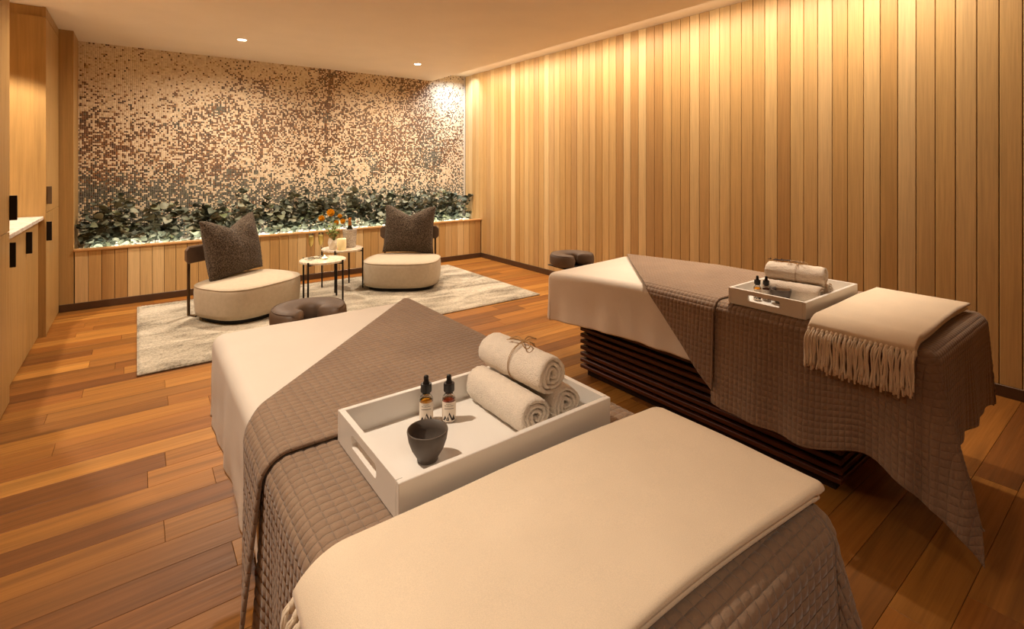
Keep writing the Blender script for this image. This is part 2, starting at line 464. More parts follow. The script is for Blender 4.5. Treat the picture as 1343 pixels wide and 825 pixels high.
# ---- right wall: vertical boards, 98 mm
wr = obj('wall_right', mesh('wall_right', *box_vf(XW + 0.018, XW + 0.12, YN, YM + .12, -.06, ZT + .1), M['subfloor']), kind='structure')
BP = 0.0979
bm_ = mesh('wall_board', *box_vf(-0.0, 0.018, -BP / 2 + 0.0019, BP / 2 - 0.0019, 0, ZT, 0.0025), M['wall_board'])
k = 0
y = 0.532 - BP / 2
ys = [0.532 + BP * (i + 0.5) for i in range(-22, 63)]
for y in ys:
    if y > YM - 0.03 or y < YN + .05: continue
    obj('wall_board', bm_, wr, (XW, y, 0))
bb = obj('baseboard_right', mesh('baseboard_right', *box_vf(XW - 0.012, XW + 0.001, YN, YP + 0.001, 0, 0.068, 0.002), M['baseboard']), kind='structure')
# ---- back wall: mosaic
wb = obj('wall_back', mesh('wall_back', *box_vf(XL, XW + .12, YM + 0.004, YM + 0.12, -.06, ZT + .1), M['grout']), kind='structure')
TP = 0.0168
nx = int((XW + 0.50) / TP); nz = int((ZT - 0.40) / TP)
tx = -0.50 + (np.arange(nx) + 0.5) * TP; tz = ZT - (np.arange(nz) + 0.5) * TP
TX, TZ = np.meshgrid(tx, tz, indexing='ij')
def g2(cx, cz, rx, rz, amp): return amp * np.exp(-((TX - cx) / rx) ** 2 - ((TZ - cz) / rz) ** 2)
def stroke(p, w, amp):
    D = np.full(TX.shape, 9.0)
    for (ax, az), (bx, bz) in zip(p, p[1:]):
        L2 = (bx - ax) ** 2 + (bz - az) ** 2
        t = np.clip(((TX - ax) * (bx - ax) + (TZ - az) * (bz - az)) / L2, 0, 1)
        D = np.minimum(D, np.hypot(TX - ax - t * (bx - ax), TZ - az - t * (bz - az)))
    return amp * np.exp(-(D / w) ** 2)
def fbm(sc_, seed):
    P = np.stack([TX.ravel() * sc_ + seed, TZ.ravel() * sc_ - seed, np.full(TX.size, seed)], 1)
    return np.array([mnoise.noise(Vector(p)) + 0.5 * mnoise.noise(Vector(p * 2.1)) + .25 * mnoise.noise(Vector(p * 4.3)) for p in P]).reshape(TX.shape)
hgt = (TZ - 0.55) / 2.05
dens = 0.07 + 0.40 * np.clip((1.0 - hgt) * 1.5, 0, 1)
n1 = fbm(2.2, 3.1); n2 = fbm(6.0, 8.7)
dens += 0.13 * n1 + 0.14 * n2 + 0.26 * np.clip((1.34 - TZ) * 3.2, 0, 1) * np.clip(1.1 - (TX + .5) / 4.55 * .8, .25, 1)
xr = (TX + 0.5) / 4.55
# left half stays light high up, right half is denser to the top
dens += 0.22 * np.clip((xr - 0.52) * 3, 0, 1) * np.clip(1.5 - (TZ - 1.6), 0.2, 1) * np.clip((3.62 - TX) * 6, 0.0, 1)
dens -= 0.10 * np.clip((0.42 - xr) * 4, 0, 1) * np.clip((TZ - 1.9) * 3, 0, 1)
for a in [(2.03, 2.55, .24, .10, .6), (2.0, 2.42, .10, .12, .5), (1.92, 2.14, .08, .07, .5), (1.98, 1.95, .10, .08, .4),
          (2.93, 2.58, .14, .05, .35), (3.16, 2.5, .3, .15, .25), (3.05, 2.2, .3, .25, .22), (3.28, 1.98, .15, .15, .3), (1.18, 2.33, .10, .07, .5), (1.3, 2.2, .06, .06, .4), (1.30, 2.0, .10, .06, .3),
          (1.43, 1.84, .16, .14, .4), (1.62, 1.96, .2, .18, .25), (1.3, 1.69, .1, .1, .35), (2.3, 2.0, .25, .22, .2), (2.40, 1.92, .08, .08, .4), (2.62, 1.85, .14, .2, .25),
          (-0.33, 1.7, .2, .2, .35), (0.08, 1.72, .12, .1, .35), (0.36, 1.78, .16, .07, .4), (0.74, 2.0, .10, .10, .5), (0.95, 2.05, .3, .25, .18), (1.05, 1.72, .16, .1, .35), (0.55, 1.6, .14, .1, .3), (0.85, 1.45, .2, .2, .2),
          (-0.35, 1.2, .25, .18, .45), (0.15, 1.1, .25, .15, .3), (0.85, 1.25, .2, .15, .3), (1.3, 1.2, .3, .2, .25), (2.06, 1.35, .14, .2, .35), (2.55, 1.38, .14, .2, .3), (3.45, 1.5, .28, .35, .35), (3.75, 1.5, .2, .3, .2), (2.9, 1.4, .2, .3, .15),
          (0.7, 1.55, .14, .12, -.25), (1.0, 1.4, .1, .1, -.2), (1.28, 1.25, .12, .08, -.25), (1.75, 1.15, .2, .12, -.25), (2.85, 1.15, .2, .12, -.3), (0.05, 1.3, .12, .2, -.15)]:
    dens += g2(*a)
for p, w_, a_ in [([(2.02, 2.5), (2.0, 2.21), (1.96, 1.9), (1.95, 1.6), (1.92, 1.4)], .018, .7), ([(1.7, 1.6), (1.8, 1.3), (1.88, 1.0)], .018, .6), ([(1.92, 1.4), (2.1, 1.5), (2.25, 1.52)], .015, .45),
                  ([(1.22, 2.3), (1.2, 1.97), (1.19, 1.5), (1.18, 1.1)], .016, .55), ([(2.3, 1.9), (2.28, 1.6), (2.12, 1.3)], .016, .35), ([(3.05, 2.1), (2.95, 1.6), (2.85, 1.2)], .016, .3),
                  ([(-0.05, 1.6), (-0.04, 1.0)], .016, .35), ([(0.4, 1.7), (0.42, 1.0)], .016, .35), ([(0.72, 1.7), (0.71, 1.0)], .014, .3)]:
    dens += stroke(p, w_, a_)
# flower-like rings low on the wall
for (ax, az, hh_, sd) in ((2.0, 2.45, 1.5, 1), (1.19, 2.35, 1.3, 2), (1.75, 2.0, 1.0, 3), (0.45, 1.85, .85, 4), (2.6, 2.1, 1.1, 5), (3.1, 2.4, 1.3, 6), (0.78, 2.05, 1.0, 7), (-.2, 1.7, .7, 8), (3.5, 2.0, .9, 9)):
    tr = np.random.default_rng(sd)
    for q in range(9):
        t0 = tr.uniform(.1, .85); bx0 = ax + tr.uniform(-.03, .03); bz0 = az - hh_ * t0; dx = tr.uniform(-.34, .34); dz = abs(dx) * tr.uniform(.5, 1.1)
        dens += stroke([(bx0, bz0), (bx0 + dx * .6, bz0 + dz * .5), (bx0 + dx, bz0 + dz)], .012, .24)
        dens += g2(bx0 + dx, bz0 + dz, .06, .05, .22)
fr = np.random.default_rng(4)
for q in range(46):
    cx, cz, r0 = fr.uniform(0.9, 3.9), fr.uniform(1.02, 1.42), fr.uniform(.035, .06)
    d = np.hypot(TX - cx, TZ - cz); dens += 0.5 * np.exp(-((d - r0 * .2) / .014) ** 2) - 0.55 * np.exp(-((d - r0) / .02) ** 2)
u = rng.random(TX.shape)
dark = u < np.clip(np.where(dens > .5, .5 + (dens - .5) * .62, dens), 0.03, 0.9)
cream = np.array(lin(238, 220, 190)[:3]); cream2 = np.array(lin(226, 204, 170)[:3])
cols = np.where((rng.random(TX.shape) < 0.5)[..., None], cream, cream2) * rng.uniform(0.92, 1.03, TX.shape)[..., None]
br = [lin(96, 60, 32), lin(122, 80, 44), lin(74, 50, 32), lin(146, 100, 56), lin(108, 72, 42)]
gr = [lin(96, 96, 86), lin(76, 78, 68), lin(112, 108, 96), lin(88, 92, 74), lin(66, 66, 60)]
pale = [lin(196, 168, 124), lin(184, 150, 106), lin(206, 182, 142)]
pick = rng.integers(0, 5, TX.shape); brc = np.array([c[:3] for c in br])[pick]; grc = np.array([c[:3] for c in gr])[pick]
gmask = rng.random(TX.shape) < np.clip((1.42 - TZ) * 2.6 + 0.35 * n1 + 0.05, 0.02, 0.95)
gmask |= (g2(3.45, 1.5, .3, .35, 1) + g2(2.06, 1.35, .14, .2, 1) + g2(2.55, 1.38, .14, .2, 1) + g2(.74, 2.0, .1, .1, .8) + g2(.36, 1.78, .1, .06, .8) + g2(1.98, 1.95, .1, .08, .6)) > rng.random(TX.shape) + .1
dk = np.where(gmask[..., None], grc, brc) * rng.uniform(0.75, 1.15, TX.shape)[..., None]
pl = (~dark) & (rng.random(TX.shape) < 0.10)
cols = np.where(pl[..., None], np.array([c[:3] for c in pale])[rng.integers(0, 3, TX.shape)], cols)
cols = np.where(dark[..., None], dk, cols).reshape(-1, 3)
keep = ~((TX.ravel() < -0.478) | (TX.ravel() > XW - 0.004))
cx = TX.ravel()[keep]; cz = TZ.ravel()[keep]; cols = cols[keep]
hh = TP / 2 - 0.0006; ch = 0.0008; N = len(cx)
dy = rng.uniform(0.0, 0.0006, N)
V = np.zeros((N, 8, 3))
for i, (sx, sz) in enumerate([(-1, -1), (1, -1), (1, 1), (-1, 1)]):
    V[:, i] = np.stack([cx + sx * hh, np.full(N, YM + 0.0035), cz + sz * hh], 1)
    V[:, 4 + i] = np.stack([cx + sx * (hh - ch), YM + 0.0022 - dy, cz + sz * (hh - ch)], 1)
F = np.array([[4, 5, 6, 7], [0, 1, 5, 4], [1, 2, 6, 5], [2, 3, 7, 6], [3, 0, 4, 7]])
F = (F[None] + (np.arange(N) * 8)[:, None, None]).reshape(-1, 4)
obj('mosaic_tile', np_mesh('mosaic_tile', V, F, M['tile'], False, np.repeat(cols, 5, 0)), wb, kind='stuff')
# ---- ceiling with the cove along the right wall
ce = obj('ceiling', mesh('ceiling', *box_vf(XL - .1, 3.49, YN - .1, YM + .004, ZC, ZC + 0.025), M['ceiling']), kind='structure')
obj('cove_ceiling', mesh('cove_ceiling', *box_vf(3.25, XW + .02, YN - .1, YM + .004, ZT, ZT + .05), M['cove']), ce)
obj('cove_back', mesh('cove_back', *box_vf(3.22, 3.25, YN - .1, YM + .004, ZC + .025, ZT + .05), M['cove']), ce)
# ---- rest of the room shell, mostly out of frame
obj('wall_left', mesh('wall_left', *box_vf(XL - .12, XL, YN, YM + .12, -.06, ZT), M['cab_wood']), kind='structure')
obj('wall_front', mesh('wall_front', *box_vf(XL - .1, XW + .12, YN - .12, YN, -.06, ZT), M['wall_paint']), kind='structure')
# ---- timber column between cabinets and mosaic
g = G(); g.box(XL, -0.474, YP + 0.0, YM + .003, 0, ZC - .001, 0.002)
g.obj('trim_1', M['cab_wood'], kind='structure')
# ---- baseboards at the back
obj('baseboard_back', mesh('baseboard_back', *box_vf(-0.574, XW - 0.012, YP - 0.010, YP + 0.004, 0.001, 0.069, 0.002), M['baseboard']), kind='structure')

# ================================================================ PLANTER
pt = thing('planter_box', 'long low planter faced in upright cedar boards under the mosaic wall', 'planter', (0, YP, 0))
obj('planter_core', mesh('planter_core', *box_vf(-0.473, XW - .001, 0.031, YM - YP - .004, 0.0, 0.49), M['soil']), pt)
pb = mesh('planter_board', *box_vf(-BP / 2 + 0.0018, BP / 2 - 0.0018, 0.0, 0.018, 0.06, 0.548, 0.002), M['planter_board'])
obj('light_block', mesh('light_block', *box_vf(-0.473, XW - .001, 0.0185, 0.03, 0.0, 0.5475), M['subfloor']), pt)  # unseen backing, added to stop planter light leaking between boards
x = -0.468 + BP * 0.5 - BP
while x < XW - 0.03:
    if x - BP / 2 > -0.575 + .1: obj('board', pb, pt, (x, 0, 0))
    x += BP
obj('ledge', mesh('ledge', *box_vf(-0.474, XW - .001, -0.014, 0.055, 0.548, 0.568, 0.003), M['ledge_wood']), pt)
# white pebbles
ico = bmesh.new(); bmesh.ops.create_icosphere(ico, subdivisions=1, radius=1.0)
iv = np.array([v.co[:] for v in ico.verts]); itf = np.array([[v.index for v in f.verts] for f in ico.faces]); ico.free()
NP = 2600
px = rng.uniform(-0.45, XW - .03, NP); py = rng.uniform(YP + .075, YM - .02, NP); pr_ = rng.uniform(.015, .032, NP)
pz = 0.492 + 0.05 * (py - YP) / 0.45 + rng.uniform(0, .025, NP)
ang = rng.uniform(0, PI, NP)
PV = np.zeros((NP, len(iv), 3))
for i in range(NP):
    q = iv * np.array([pr_[i] * 1.25, pr_[i], pr_[i] * .75]); ca, sa = math.cos(ang[i]), math.sin(ang[i])
    PV[i, :, 0] = px[i] + q[:, 0] * ca - q[:, 1] * sa; PV[i, :, 1] = py[i] + q[:, 0] * sa + q[:, 1] * ca; PV[i, :, 2] = pz[i] + q[:, 2]
PF = (itf[None] + (np.arange(NP) * len(iv))[:, None, None]).reshape(-1, 3)
o = obj('pebbles', np_mesh('pebbles', PV, PF, M['pebble'], True))
tag(o, 'bed of glowing white pebbles in the long planter', 'pebbles', kind='stuff')

# ================================================================ EUCALYPTUS PLANTS
def leaf_mesh(L, W, fold, curl, n=5):
    v = []; f = []
    for i in range(n + 1):
        t = i / n; wdt = W * math.sin(PI * min(1, t * 0.93 + 0.05)) ** 0.62
        zc = curl * L * (t - 0.4) ** 2 * -1.0
        if i in (0, n): wdt *= 0.5
        for s in (-1, 0, 1): v.append((s * wdt, t * L, zc + abs(s) * fold * wdt))
    for i in range(n):
        for s in (0, 1):
            a = i * 3 + s; f.append((a, a + 1, a + 4, a + 3))
    return mesh('leaf', v, f, M['leaf'], True)
LEAVES = [leaf_mesh(.084, .040, .25, .5), leaf_mesh(.068, .035, .15, .3), leaf_mesh(.098, .044, .3, .6), leaf_mesh(.052, .027, .1, .2)]
PL = [-0.36, -0.08, 0.20, 0.48, 0.76, 1.04, 1.32, 1.60, 1.88, 2.16, 2.44, 2.72, 3.00, 3.28, 3.56, 3.82]
TOP = [1.00, 1.12, 1.06, 1.04, 1.08, 1.16, 1.12, 1.12, 1.16, 1.16, 1.12, 1.10, 1.08, 1.10, 1.08, 1.0]
where = ['leftmost, in the corner by the timber column', 'second from the left end, with the big dark leaves highest', 'third from the left, over the planter boards', 'left of the chair with the sideways back',
         'behind the left chair pillow', 'just right of the left chair pillow', 'left of the champagne flutes', 'behind the champagne flutes', 'behind the orange flowers', 'behind the wine bucket',
         'right of the wine bucket', 'left of the right chair pillow', 'behind the left edge of the right chair pillow', 'behind the right chair pillow', 'second from the right end', 'rightmost, its sprigs reaching over the wooden wall']
pr2 = random.Random(21)
for i, (x0, zt) in enumerate(zip(PL, TOP)):
    y0 = YP + 0.27 + pr2.uniform(-.05, .05)
    t = thing('eucalyptus_plant', 'grey-green round-leaved plant ' + where[i], 'plant', (x0, y0, 0.50), 0, 'round-leaved plants in the planter')
    sg = G(); small = G()
    ns = 10
    for s in range(ns):
        an = 2 * PI * s / ns + pr2.uniform(-.4, .4)
        hgt_ = (zt - 0.50) * pr2.uniform(0.55, 0.95)
        rx = math.cos(an) * pr2.uniform(.10, .22); ry = math.sin(an) * pr2.uniform(.04, .16)
        if i == 15: rx = max(-.15, min(rx * 1.15, .20))
        if i == 0: rx = max(rx, -.07)
        P = []; ox_ = pr2.uniform(-.13, .13); oy_ = pr2.uniform(-.05, .05)
        if i == 0: ox_ = abs(ox_) * .6
        if i == 15: ox_ = min(ox_, .06)
        if s % 4 == 0: hgt_ *= 0.55
        for q in range(7):
            tq = q / 6; P.append(Vector((ox_ + rx * tq ** 1.3, oy_ + ry * tq ** 1.3, hgt_ * (tq - 0.22 * tq ** 3) * 1.2)))
        sg.tube(P, [.0032 - .002 * (q / 6) for q in range(7)], 4)
        nl = 8
        for q in range(nl):
            tq = 0.16 + 0.84 * q / (nl - 1); ii = min(5, int(tq * 6)); fr_ = tq * 6 - ii
            p = P[ii].lerp(P[ii + 1], fr_)
            for side in (0, 1):
                me = LEAVES[pr2.choice([0, 0, 1, 1, 2, 3])]
                if q > 6: me = LEAVES[3]
                yaw = an + PI / 2 * (1 if side else -1) + (q % 2) * 0.9 + pr2.uniform(-.7, .7)
                pit = pr2.uniform(-.5, .9)
                o = bpy.data.objects.new('leaf', me)
                o.location = p; o.rotation_euler = (pit, pr2.uniform(-.9, .9), yaw)
                link(o, t)
    sg.obj('stem', M['stem'], t)

# ================================================================ CABINETS
def handle(parent, y, z0, z1, m):
    h = G(); h.box(0.0, 0.032, -0.006, 0.006, z0, z1, 0.0015)
    return h.obj('handle', m, parent, (0, y, 0))
def panel(name, parent, y0, y1, z0, z1, m=None):
    return obj(name, mesh(name, *box_vf(-0.020, 0.0, y0 + .0015, y1 - .0015, z0 + .0015, z1 - .0015, 0.0012), m or M['cab_wood']), parent)
DX = -XL - 0.578
# near tall cabinet
t = thing('tall_cabinet', 'nearest tall wooden cabinet at the left edge with a black tab pull', 'cabinet', (-0.578, 3.963, 0))
obj('carcass', mesh('carcass', *box_vf(-DX + .002, -0.021, -0.60, 0.0, 0.0, ZC - .002, 0.001), M['cab_wood']), t)
panel('door', t, -0.60, 0.0, 0.012, 0.975); d = panel('door', t, -0.60, 0.0, 0.977, 2.517); panel('filler', t, -0.60, 0.0, 2.52, ZC - .002)
handle(d, -0.006, 1.04, 1.18, M['black_metal'])
# counter unit
t = thing('base_cabinet', 'low wooden base cabinet with three doors under the marble counter', 'cabinet', (-0.620, 3.965, 0))
obj('carcass', mesh('carcass', *box_vf(-0.57, -0.021, 0.0, 1.378, 0.0, 0.922, 0.001), M['cab_wood']), t)
for a, b in ((0.0, 0.262), (0.262, 0.852), (0.852, 1.378)):
    d = panel('door', t, a, b, 0.012, 0.920)
    if a < .5: handle(d, b - 0.008, 0.735, 0.885, M['black_metal'])
o = obj('countertop', mesh('countertop', *box_vf(XL + .01, -0.590, 3.966, 5.343, 0.9235, 0.950, 0.002), M['marble']))
tag(o, 'pale veined marble counter slab between the two tall cabinets', 'countertop')
# far tall cabinet
t = thing('tall_cabinet', 'tall wooden cabinet in the far left corner beside the mosaic column', 'cabinet', (-0.576, 5.345, 0))
obj('carcass', mesh('carcass', *box_vf(-DX + .002, -0.021, 0.022, 0.785, 0.0, ZC - .002, 0.001), M['cab_wood']), t)
obj('side_panel', mesh('side_panel', *box_vf(-DX + .002, 0.0, 0.0, 0.021, 0.0, 2.517, 0.001), M['cab_wood']), t)
panel('door', t, 0.021, 0.785, 0.012, 0.975); panel('door', t, 0.021, 0.785, 0.977, 2.517); panel('filler', t, 0.0, 0.785, 2.52, ZC - .002)
handle(t, 0.028, 1.045, 1.185, M['bronze']); handle(t, 0.028, 0.755, 0.905, M['black_metal'])  # upper pull's lit look is put into its colour: bronze instead of black

# ================================================================ DOWNLIGHTS
for (lx, ly, lz), lab in ((LIGHTS['seat'], 'round recessed ceiling downlight above the left chair'), (LIGHTS['chair'], 'round recessed ceiling downlight nearer the wooden wall')):
    t = thing('downlight', lab, 'ceiling light', (lx, ly, ZC), 0, 'recessed downlights')
    g = G(); g.lathe([(0.040, -0.004), (0.047, -0.005), (0.052, -0.001), (0.052, 0.0)], 28); g.obj('trim_ring', M['white_lacquer'], t, smooth=True)
    g = G(); g.lathe([(0.0, -0.0025), (0.040, -0.0035)], 28); g.obj('lens', M['lamp_lens'], t, smooth=True)

# ================================================================ RUG
nu_, nv_ = 420, 240
RU, RV = np.meshgrid(np.linspace(0, 3.345, nu_), np.linspace(0, 1.905, nv_), indexing='ij')
e = np.minimum(np.minimum(RU, 3.345 - RU), np.minimum(RV, 1.905 - RV))
Z = 0.002 + 0.018 * np.clip(e / 0.014, 0, 1) ** 0.5 + rng.uniform(-.0022, .0022, RU.shape) * (e > 0.003)
RX = RU + rng.uniform(-.004, .004, RU.shape); RY = RV + rng.uniform(-.004, .004, RU.shape)
V = np.stack([RX, RY, Z], -1)
idx = np.arange(nu_ * nv_).reshape(nu_, nv_)
Fq = np.stack([idx[:-1, :-1], idx[1:, :-1], idx[1:, 1:], idx[:-1, 1:]], -1).reshape(-1, 4)
t = thing('rug', 'large mottled cream and grey woven rug under the two lounge chairs', 'rug', (0.0, 3.988, 0))
obj('pile', np_mesh('pile', V, Fq, M['rug'], True), t)
g = G(); g.tube([(0, 0, .008), (3.345, 0, .008), (3.345, 1.905, .008), (0, 1.905, .008)], .0075, 6, closed=True); g.obj('bound_edge', M['rug'], t, smooth=True)

# ================================================================ LOUNGE CHAIRS AND PILLOWS
def supere(a, n, W, D):
    c, s = math.cos(a), math.sin(a)
    return (W * math.copysign(abs(c) ** (2 / n), c), D * math.copysign(abs(s) ** (2 / n), s))
def seat_mesh(W, D, zb, zr, zt, n=3.0, inset=0.0):
    """rounded seat block: local x across, y depth, centred"""
    g = G(); N = 72; prof = [(0.90, zb), (0.965, zb + .012), (0.985, zb + .05), (1.0, (zb + zr) / 2), (1.0, zr - .05), (0.992, zr - .015), (0.978, zr), (0.955, zr + .008), (0.90, zr + .016), (0.75, zr + .7 * (zt - zr)), (0.5, zt - .004), (0.25, zt)]
    for (k, z) in prof:
        for i in range(N):
            x, y = supere(2 * PI * i / N, n, W, D); g.v.append((x * k, y * k, z))
    for r in range(len(prof) - 1):
        for i in range(N):
            a = r * N + i; b = r * N + (i + 1) % N; g.f.append((a, b, b + N, a + N))
    g.v.append((0, 0, zt)); c = len(g.v) - 1; l = (len(prof) - 1) * N
    for i in range(N): g.f.append((l + i, l + (i + 1) % N, c))
    g.v.append((0, 0, zb)); c = len(g.v) - 1
    for i in range(N): g.f.append(((i + 1) % N, i, c))
    return g
def pillow_mesh(w, h, th, chop=0.07, n=61):
    """square cushion standing in local xz, thickness along y, with a karate-chop dent"""
    vs = []; fs = []
    for side in (1, -1):
        for i in range(n):
            for j in range(n):
                u = -1 + 2 * i / (n - 1); v = -1 + 2 * j / (n - 1)
                t = max(0, (1 - abs(u) ** 2.6)) ** 0.55 * max(0, (1 - abs(v) ** 2.6)) ** 0.55
                pin = 1 - 0.075 * (1 - u * u) if True else 1
                x = u * w / 2 * (1 - 0.07 * (1 - v * v) * abs(u) ** 2); z = v * h / 2 * (1 - 0.05 * (1 - u * u) * abs(v) ** 2)
                up = max(0, (v + 0.15) / 1.15)
                z -= chop * 1.25 * up ** 2.2 * max(0, 1 - abs(u) * 1.25) ** 1.1
                dent = 0.45 * up ** 1.5 * math.exp(-(u / 0.28) ** 2)
                y = side * th / 2 * t * (1 - dent) * (1.06 - .10 * v)
                nz = mnoise.noise(Vector((x * 9 + side * 5, z * 9, 3))) * .008 * (t ** .5) + random.uniform(-.0034, .0034) * (t > 0)
                vs.append((x, y + side * nz, z))
        fs += grid_faces(n, n, 0 if side == 1 else n * n, side == 1)
    g = G(); g.add(vs, fs); return g
def chair(label, loc, facing, plabel):
    rz = math.atan2(facing[1], facing[0]) + PI / 2      # local -y faces forward
    t = thing('lounge_chair', label, 'chair', loc, rz, 'low lounge chairs on the rug')
    W, D = 0.41, 0.345
    g = seat_mesh(W, D, 0.035, 0.292, 0.322); s = g.obj('seat', M['seat'], t, (0, -0.045 - D, 0), smooth=True)
    N = 72; g = G(); g.tube([(*[q * 0.984 for q in supere(2 * PI * i / N, 3.0, W, D)], 0.292) for i in range(N)], 0.0045, 6, closed=True)
    g.obj('piping', M['seat'], s, smooth=True)
    g = G()
    ring = [supere(2 * PI * i / 48, 3.0, W * .86, D * .86) for i in range(48)]
    for z in (0.001, 0.036):
        g.v += [(x, y, z) for x, y in ring]
    for i in range(48): g.f.append((i, (i + 1) % 48, 48 + (i + 1) % 48, 48 + i))
    g.f.append(tuple(range(48))[::-1]); g.obj('plinth', M['black_metal'], t, (0, -0.045 - D, 0))
    for sx in (-1, 1):
        g = G(); g.box(-.011, .011, -.009, .009, 0.0, .60, .003)
        l = g.obj('leg', M['bronze'], t, (sx * .30, 0, 0))
        g = G(); g.box(-.010, .010, -.10, .0, .0, .012, .002); g.obj('foot_bar', M['bronze'], l)
    # curved padded back rail
    g = G(); nseg = 24
    for i in range(nseg + 1):
        a = -1 + 2 * i / nseg; x = a * .345; y = 0.002 - .030 * a * a
        cr = min(1, (1 - abs(a)) / .045); rr_ = 0.5 + 0.5 * math.sqrt(max(0, 1 - (1 - cr) ** 2))
        zc, hz, hy = .54, .075 * (0.62 + .38 * (2 * rr_ - 1)), .015
        for (dy_, dz_) in ((-1, -.85), (-1, .85), (-.7, 1), (.7, 1), (1, .85), (1, -.85), (.7, -1), (-.7, -1)):
            g.v.append((x, y + dy_ * hy, zc + dz_ * hz))
    for i in range(nseg):
        for k in range(8):
            a = i * 8 + k; b = i * 8 + (k + 1) % 8; g.f.append((a, b, b + 8, a + 8))
    g.f.append(tuple(range(8))); g.f.append(tuple(nseg * 8 + k for k in range(8))[::-1])
    g.obj('back_rail', M['leather'], t)
    return t
RZ = 0.020
chair('low cream lounge chair at the left of the rug, seen from its side', (0.622, 5.405, RZ), (0.50, -0.866), '')
chair('low cream lounge chair facing the beds, right of the small tables', (2.60, 5.49, RZ), (-0.6, -0.8), '')
PM = pillow_mesh(0.60, 0.55, 0.24, 0.085, 91).mesh('pillow', M['dark_boucle'], True)
def pillow(label, loc, facing, tilt, roll=0.0):
    rz = math.atan2(facing[1], facing[0]) + PI / 2
    o = obj('throw_pillow', PM, None, loc, None)
    o.rotation_euler = (Matrix.Rotation(rz, 3, 'Z') @ Matrix.Rotation(-tilt, 3, 'X') @ Matrix.Rotation(roll, 3, 'Y')).to_euler()
    return tag(o, label, 'pillow', 'dark boucle pillows')
pillow('dark brown boucle pillow leaning on the left lounge chair', (0.71, 5.275, 0.606), (0.58, -0.81), 0.16, -0.06)
pillow('dark brown boucle pillow standing on the lounge chair nearer the wooden wall', (2.54, 5.385, 0.606), (-0.62, -0.78), 0.14, 0.03)

# ================================================================ SIDE TABLES
def side_table(label, loc, h, rot):
    t = thing('side_table', label, 'table', loc, rot, 'round side tables between the chairs')
    R = 0.215
    g = G(); g.lathe([(0, h - .020), (R - .004, h - .020), (R, h - .017), (R, h - .003), (R - .003, h), (0, h)], 48); g.obj('table_top', M['stone_top'], t, smooth=False)
    for k in range(4):
        a = PI / 2 * k; c, s = math.cos(a), math.sin(a)
        g = G(); g.tube([((R + .007) * c, (R + .007) * s, 0), ((R + .007) * c, (R + .007) * s, h + .004)], .0088, 8); g.obj('leg', M['black_metal'], t)
    for k in range(2):
        a = PI / 2 * k; c, s = math.cos(a), math.sin(a)
        g = G(); g.tube([(-(R + .005) * c, -(R + .005) * s, h - .029), ((R + .005) * c, (R + .005) * s, h - .029)], .0075, 8); g.obj('cross_bar', M['black_metal'], t)
    return t
TF = (1.455, 5.03); TR = (1.785, 5.46)
hF, hR = 0.412, 0.432
zF, zR = RZ + hF, RZ + hR
side_table('round stone-topped table on thin black legs, the front one with the lit tealight', (*TF, RZ), hF, math.radians(-52))
side_table('round stone-topped table on thin black legs, the rear one with the wine bucket', (*TR, RZ), hR, math.radians(-37))
# champagne flutes
def flute(label, x, y, z):
    t = thing('champagne_flute', label, 'glass', (x, y, z), 0, 'champagne flutes on the front table')
    g = G(); g.lathe([(0, 0.0), (.030, 0.0), (.030, .002), (.006, .006), (.0035, .015), (.003, .095), (.006, .105), (.017, .125), (.0235, .160), (.0245, .200), (.022, .240), (.0208, .240), (.0232, .200), (.0222, .160), (.016, .127), (.004, .110), (0, .109)], 24)
    g.obj('glass', M['flute_glass'], t, smooth=True)
    g = G(); g.lathe([(0, .1088), (.0044, .1098), (.0163, .1270), (.0226, .160), (.0236, .200), (.0229, .216), (0, .216)], 24); g.obj('wine', M['champagne'], t, smooth=True)
flute('tall flute of champagne on the front table, the left one of the pair', 1.385, 5.185, zF)
flute('tall flute of champagne on the front table, the right one nearer the flower vase', 1.485, 5.205, zF)
# tealight
t = thing('tealight', 'small lit tealight candle glowing on the front side table', 'candle', (1.465, 5.01, zF + .003))
g = G(); g.lathe([(0, 0), (.026, 0), (.029, .004), (.030, .022), (.0285, .022), (.027, .008), (0, .008)], 24); g.obj('glass_cup', M['flute_glass'], t, smooth=True)
g = G(); g.lathe([(0, .009), (.0272, .009), (.0285, .017), (.003, .0185), (0, .019)], 24); g.obj('wax', M['lit_wax'], t, smooth=True)
g = G(); g.lathe([(0, .020), (.0035, .024), (.0042, .029), (.002, .038), (0, .044)], 10); g.obj('flame', M['flame'], t, smooth=True)
d = bpy.data.lights.new('tealight_glow', 'POINT'); d.energy = 0.35; d.color = (1, .7, .35); d.shadow_soft_size = .01
o = bpy.data.objects.new('tealight_glow', d); COL.objects.link(o); o.location = (1.465, 5.01, zF + .075)
# sprig of dark leaves beside the tealight
t = thing('leaf_sprig', 'dark dried leaf sprig lying around the tealight on the front table', 'sprig', (1.42, 5.06, zF + .004))
g = G(); g.tube([(-.12, .03, .002), (-.05, .01, .004), (.03, .0, .003), (.10, .035, .003)], .0018, 5); g.obj('stem', M['stem'], t)
sl = leaf_mesh(.045, .013, .3, .3); r3 = random.Random(3)
for k in range(13):
    q = -.11 + .21 * k / 12; 
    o = bpy.data.objects.new('leaf', sl); o.location = (q, .02 * math.cos(q * 20), .004); o.rotation_euler = (r3.uniform(0, .25), r3.uniform(-.3, .3), (0.7 if k % 2 else -2.3) + r3.uniform(-.5, .5) - .6); link(o, t)
